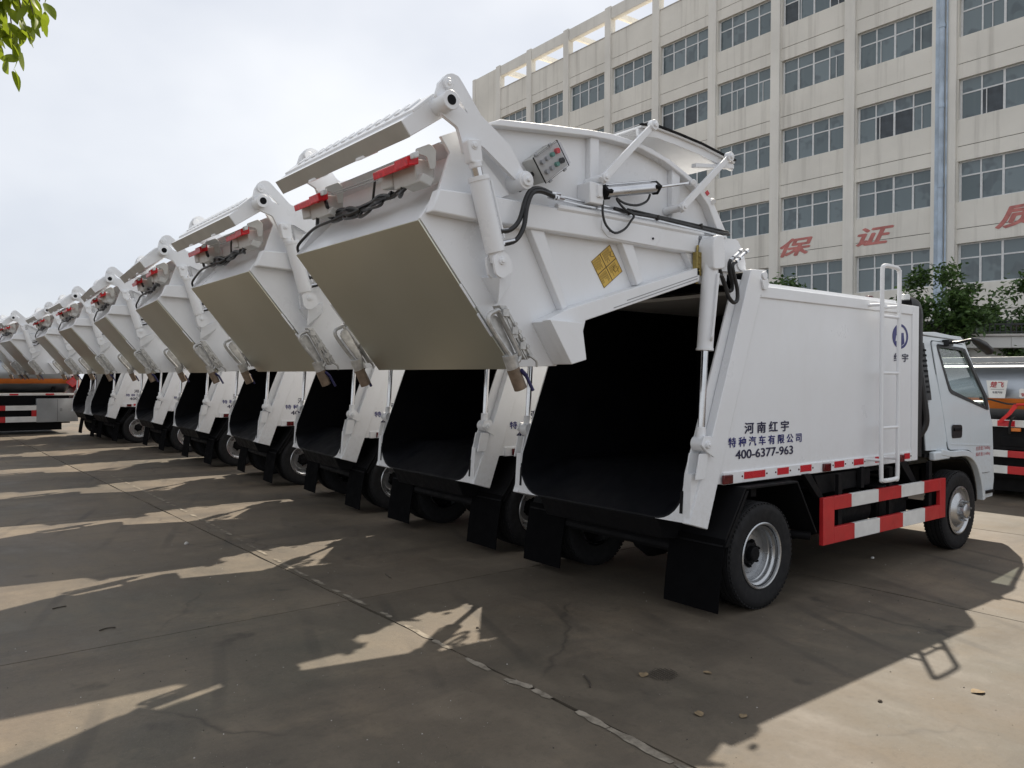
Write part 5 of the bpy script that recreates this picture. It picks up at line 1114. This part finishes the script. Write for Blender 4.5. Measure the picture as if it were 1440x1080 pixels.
rb = mb.build('red_ribbon', simple('red_ribbon', (0.65, 0.02, 0.02), 0.6), smooth=0); rb.matrix_world = Matrix.Translation((7.3, -0.2, 0)) @ Matrix.Rotation(R_(-90), 4, 'Z'); tag(rb, 'bright red ribbon tied on the orange stripe of the tanker behind the cab', 'ribbon')
mb = MB().tube(curve([(T2x(1.35), -0.02, 1.42), (T2x(1.2), -0.03, 1.40), (T2x(1.0), -0.03, 1.35), (T2x(0.88), -0.03, 1.345)], 5), 0.012, 6).tube(curve([(T2x(0.96), 0.0, 0.93), (T2x(0.955), -0.03, 1.05), (T2x(0.93), -0.04, 1.13), (T2x(0.88), -0.04, 1.17)], 5), 0.016, 6)
mb.build('hose', M['hose'], T2)
MB().box((T2x(0.95), -0.01, 0.965), (T2x(0.83), 0.03, 1.012)).build('amber_lamp', M['orange'], T2, 0.006)
MB().box((-3, 0.06, 0.70), (3, 0.62, 1.015)).box((T2x(1.1), 0.05, 0.75), (T2x(0.75), 0.062, 0.90)).build('hose_locker', M['black'], T2, 0.01)

# ------------------------------------------------------------------ trees by the building
def leaf_quad(mb, p, d, n, L_, w):
    d = d.normalized(); s = d.cross(n).normalized()*w; m = p+d*L_*0.45
    mb.add([p, m+s, p+d*L_, m-s], [(0, 1, 2, 3)])
def tree(name, loc, h, r, seed, label, leaves=2600, lsz=0.11, trunk_h=1.6, squash=0.8, group=None):
    rn = random.Random(seed); t = empty(name, loc); tag(t, label, 'tree', group)
    mb = MB(); mb.tube(curve([(0, 0, -0.1), (0.03, 0.02, trunk_h*0.6), (0.0, 0.05, trunk_h), (0.05, 0.0, h*0.75)], 4), 0.09, 8, rads=None)
    tips = []
    for i in range(16):
        z0 = trunk_h+(h*0.72-trunk_h)*rn.random(); a = rn.uniform(0, 6.28); ln = r*rn.uniform(0.55, 1.0); e = Vector((math.cos(a)*ln, math.sin(a)*ln, z0+rn.uniform(0.2, 0.9)*r*0.7))
        mb.tube(curve([(0.02, 0.02, z0), (e.x*0.5, e.y*0.5, (z0+e.z)/2+0.08), tuple(e)], 3), 0.02, 5); tips.append(e)
        for j in range(3):
            e2 = e+Vector((rn.gauss(0, .25*r), rn.gauss(0, .25*r), rn.gauss(0.05, .2*r))); mb.tube([e*0.75+Vector((0, 0, z0*0.25)), e2], 0.009, 4); tips.append(e2)
    mb.build('trunk', M['bark'], t)
    cr_ = MB(); zc = (h+trunk_h)/2+0.1; rz_ = (h-trunk_h)/2
    clumps = [(e, r*rn.uniform(0.16, 0.34)) for e in tips]
    for i in range(26):
        a = rn.uniform(0, 6.28); q_ = rn.uniform(-0.9, 0.95); k = math.sqrt(max(0, 1-q_*q_))*rn.uniform(0.55, 0.98); clumps.append((Vector((math.cos(a)*r*k, math.sin(a)*r*k, zc+q_*rz_)), r*rn.uniform(0.16, 0.36)))
    for i in range(leaves):
        c, cr2 = rn.choice(clumps); p = c+Vector((rn.gauss(0, .5), rn.gauss(0, .5), rn.gauss(0, .5)*squash))*cr2*1.15
        d = Vector((rn.gauss(0, 1), rn.gauss(0, 1), rn.gauss(-0.3, 0.7))); n_ = Vector((rn.gauss(0, .6), rn.gauss(0, .6), 1)); leaf_quad(cr_, p, d, n_, lsz*rn.uniform(0.7, 1.4), lsz*0.30)
    cr_.build('crown', M['foliage'], t, smooth=0); return t
tree('small_tree', (16.7, 6.02, 0), 4.55, 0.98, 4, 'round dark green tree standing behind the nearest cab', 11000, 0.14, 1.5)
tree('small_tree', (18.9, 4.95, 0), 4.30, 1.0, 9, 'dark green tree at the right edge above the dark railing', 9000, 0.14, 1.5)
tree('small_tree', (15.1, 9.70, 0), 4.45, 1.0, 15, 'dark green tree top peeping over the body of the nearest garbage truck', 6000, 0.15, 1.6)

# ------------------------------------------------------------------ near tree whose twig hangs into the upper left corner
nt_ = empty('leafy_tree', (-6.6, 3.9, 0)); tag(nt_, 'leafy branch with fresh green leaves hanging into the upper left corner', 'tree')
o_ = Vector((-6.6, 3.9, 0)); mb = MB()
mb.tube(curve([(0, 0, -0.1), (0.05, -0.05, 1.5), (0.0, 0.0, 3.0), (0.1, -0.1, 5.0), (0.2, 0.0, 6.5)], 5), 0.13, 12); trunk_ = mb.build('trunk', M['bark'], nt_)
SH = Vector((0.055, -0.045, 0.07)); hub_ = Vector((-4.62, 2.12, 4.25))-o_+SH
mb = MB().tube(curve([(0.05, -0.05, 3.4), (0.9, -0.8, 4.2), (1.6, -1.5, 4.5), tuple(hub_), (2.10, -1.90, 3.95)], 5), 0.022, 8)
twigs = []
rn = random.Random(21)
ends = [(-4.36, 1.93, 3.74), (-4.42, 1.98, 3.55), (-4.47, 2.02, 3.40), (-4.55, 2.08, 3.50), (-4.33, 1.90, 3.92), (-4.50, 2.06, 3.80), (-4.62, 2.16, 3.6), (-4.40, 1.84, 3.62), (-4.58, 1.90, 3.9), (-4.42, 2.14, 3.98), (-4.66, 2.02, 3.45)]
for e in ends:
    e = Vector(e)-o_+SH; m_ = hub_.lerp(e, 0.5)+Vector((0.03, 0, 0.05)); pts = curve([tuple(hub_), tuple(m_), tuple(e)], 6); mb.tube(pts, 0.004, 5); twigs.append(pts)
mb.build('branch', M['bark'], trunk_)
def leafmesh(L_, w, bend):
    m = MB(); N = 5; vs = []
    for i in range(N+1):
        u = i/N; ww = w*math.sin(math.pi*min(1, u*0.93+0.05))**0.8*(1-0.25*u); x = L_*u; z = -bend*u*u*L_
        vs += [(x, -ww, z+0.10*ww), (x, 0, z-0.10*ww), (x, ww, z+0.10*ww)]
    for i in range(N): a = 3*i; m.add([], []); 
    m.add(vs, [f for i in range(N) for f in ((3*i, 3*i+3, 3*i+4, 3*i+1), (3*i+1, 3*i+4, 3*i+5, 3*i+2))]); return m.mesh('leaf', M['leaf'], 60)
LM = [leafmesh(0.115, 0.032, 0.25), leafmesh(0.10, 0.028, 0.45), leafmesh(0.125, 0.036, 0.15)]
cnt = 0
for pts in twigs:
    for k in range(3, len(pts)):
        for j in range(3):
            p = pts[k]+Vector((rn.gauss(0, .03), rn.gauss(0, .03), rn.gauss(0, .03))); d = Vector((rn.gauss(0.15, .5), rn.gauss(-0.05, .5), rn.gauss(-0.75, .35))).normalized(); o2 = inst('leaf', LM[cnt % 3], nt_, p)
            o2.rotation_euler = d.to_track_quat('X', 'Z').to_euler(); o2.rotation_euler.rotate_axis('X', rn.uniform(-1.4, 1.4)); s_ = rn.uniform(0.75, 1.1); o2.scale = (s_, s_, s_); cnt += 1
cm = MB()
for i in range(900):
    p = Vector((rn.gauss(0.2, .7), rn.gauss(0.1, .7), 5.6+rn.gauss(0, .6)))
    if (p+o_-CAM).dot(_r)/(p+o_-CAM).dot(_f) > -0.70: continue
    leaf_quad(cm, p, Vector((rn.gauss(0, 1), rn.gauss(0, 1), rn.gauss(-0.5, .5))), Vector((rn.gauss(0, .5), rn.gauss(0, .5), 1)), 0.14, 0.03)
c_ = cm.build('crown', M['leaf'], nt_, smooth=0); tag(c_, kind='stuff')

# ------------------------------------------------------------------ small litter on the concrete
def dryleaf(x, y, s, rz, label):
    m = MB(); N = 4; vs = []
    for i in range(N+1):
        u = i/N; w = 0.4*math.sin(math.pi*min(1, u*.9+.06)); vs += [(u-0.5, -w, 0.18*w+0.10*u*u), (u-0.5, 0, 0.03+0.05*math.sin(3*u)), (u-0.5, w, 0.28*w)]
    m.add([(a*s, b_*s, c*s+0.003) for a, b_, c in vs], [f for i in range(N) for f in ((3*i, 3*i+3, 3*i+4, 3*i+1), (3*i+1, 3*i+4, 3*i+5, 3*i+2))])
    o = m.build('dry_leaf', M['dryleaf'], None); o.location = (x, y, GZ(y)); o.rotation_euler = (0, 0, rz); tag(o, label, 'leaf', 'dry leaves on the yard')
dryleaf(-1.653, -0.352, 0.07, 0.5, 'curled dry leaf left of the flattened wire mesh')
dryleaf(-1.34, -0.552, 0.05, 2.1, 'small dry leaf right of the flattened wire mesh')
dryleaf(-1.823, -0.873, 0.06, 1.0, 'pale dry leaf lying nearest the bottom edge beside the light line')
dryleaf(-0.411, -1.611, 0.08, 2.6, 'crumpled dry leaf alone on the sunlit concrete at the right')
dryleaf(-1.669, -1.023, 0.05, 0.2, 'tiny dry leaf in the shade just before the sunlit corner')
def twig(pts, label, r=0.004):
    o = MB().tube(curve([(x, y, GZ(y)+0.006) for x, y in pts], 4), r, 5).build('twig', M['twig']); tag(o, label, 'twig', 'twigs on the yard')
twig([(-2.02, -0.30), (-1.97, -0.24), (-1.93, -0.16)], 'thin curved twig between the light line and the mesh', 0.005)
twig([(-3.90, 2.36), (-3.85, 2.385), (-3.80, 2.37)], 'short twig on the shaded concrete at lower left')
twig([(-4.06, 3.10), (-4.02, 3.115), (-3.97, 3.12)], 'short twig on the sunlit strip at far left')
twig([(-1.70, 2.40), (-1.69, 2.47), (-1.67, 2.55)], 'short twig beside the shade of the second tailgate')
wm = MB()
for i in range(9):
    u = -0.10+0.025*i; h_ = math.sqrt(max(0.0, 0.0121-u*u))*0.8
    wm.tube([(u, -h_, 0.006), (u+0.02, h_, 0.006)], 0.0016, 4).tube([(-h_*1.2, u*0.8, 0.008), (h_*1.2, u*0.8+0.02, 0.008)], 0.0016, 4)
o = wm.build('wire_mesh', M['twig']); o.location = (-1.57, -0.42, 0); o.scale = (0.85, 0.85, 1); tag(o, 'flattened oval piece of grey wire mesh on the concrete', 'wire mesh')
def stone(x, y, s, label, mat='whitewall'):
    m = MB(); rs = random.Random(int(abs(x*1000))); vs = []
    for k in range(3):
        z = (0.0, 0.5, 0.9)[k]*s
        for a in range(6): vs.append((s*(1.0, 0.9, 0.45)[k]*math.cos(a*1.047)*rs.uniform(.7, 1.1), s*(1.0, 0.9, 0.45)[k]*math.sin(a*1.047)*rs.uniform(.7, 1.1), z))
    m.add(vs, [(k*6+a, k*6+(a+1) % 6, k*6+6+(a+1) % 6, k*6+6+a) for k in range(2) for a in range(6)] + [tuple(12+a for a in range(6))])
    o = m.build('stone', M[mat], smooth=0); o.location = (x, y, GZ(y)); tag(o, label, 'stone', 'small stones on the yard')
stone(2.253, 0.329, 0.018, 'tiny white stone under the red and white side guard'); stone(-2.634, 4.85, 0.025, 'small pale stone in the shade at mid left', 'sill')
stone(-0.95, -1.35, 0.014, 'dark small stone near the shade edge at lower right', 'bark'); stone(-1.9, 0.9, 0.012, 'dark pebble near the tip of the sunlit patch', 'bark')

gm = MB(); gr = random.Random(33)
for i in range(1500):
    d = 1.6+6.5*gr.random()**1.6; a_ = R_(YAW)+gr.uniform(-0.62, 0.62); x, y = CAM.x+d*math.cos(a_)/max(0.2, math.cos(a_-R_(YAW))), CAM.y+d*math.sin(a_)/max(0.2, math.cos(a_-R_(YAW)))
    sz = 0.0016+0.0045*gr.random()**4; r3 = [gr.uniform(0.6, 1.3) for _ in range(4)]; t0 = gr.uniform(0, 6.28); z = GZ(y)
    vs = [(x+sz*r3[k]*math.cos(t0+k*2.09), y+sz*r3[k]*math.sin(t0+k*2.09), z) for k in range(3)] + [(x, y, z+sz*r3[3])]
    gm.add(vs, [(0, 1, 3), (1, 2, 3), (2, 0, 3)], 0 if gr.random() < 0.45 else 1)
go = gm.build('grit', [M['sill'], M['joint']], smooth=0); tag(go, 'fine loose grit scattered over the concrete yard', 'grit', kind='stuff')
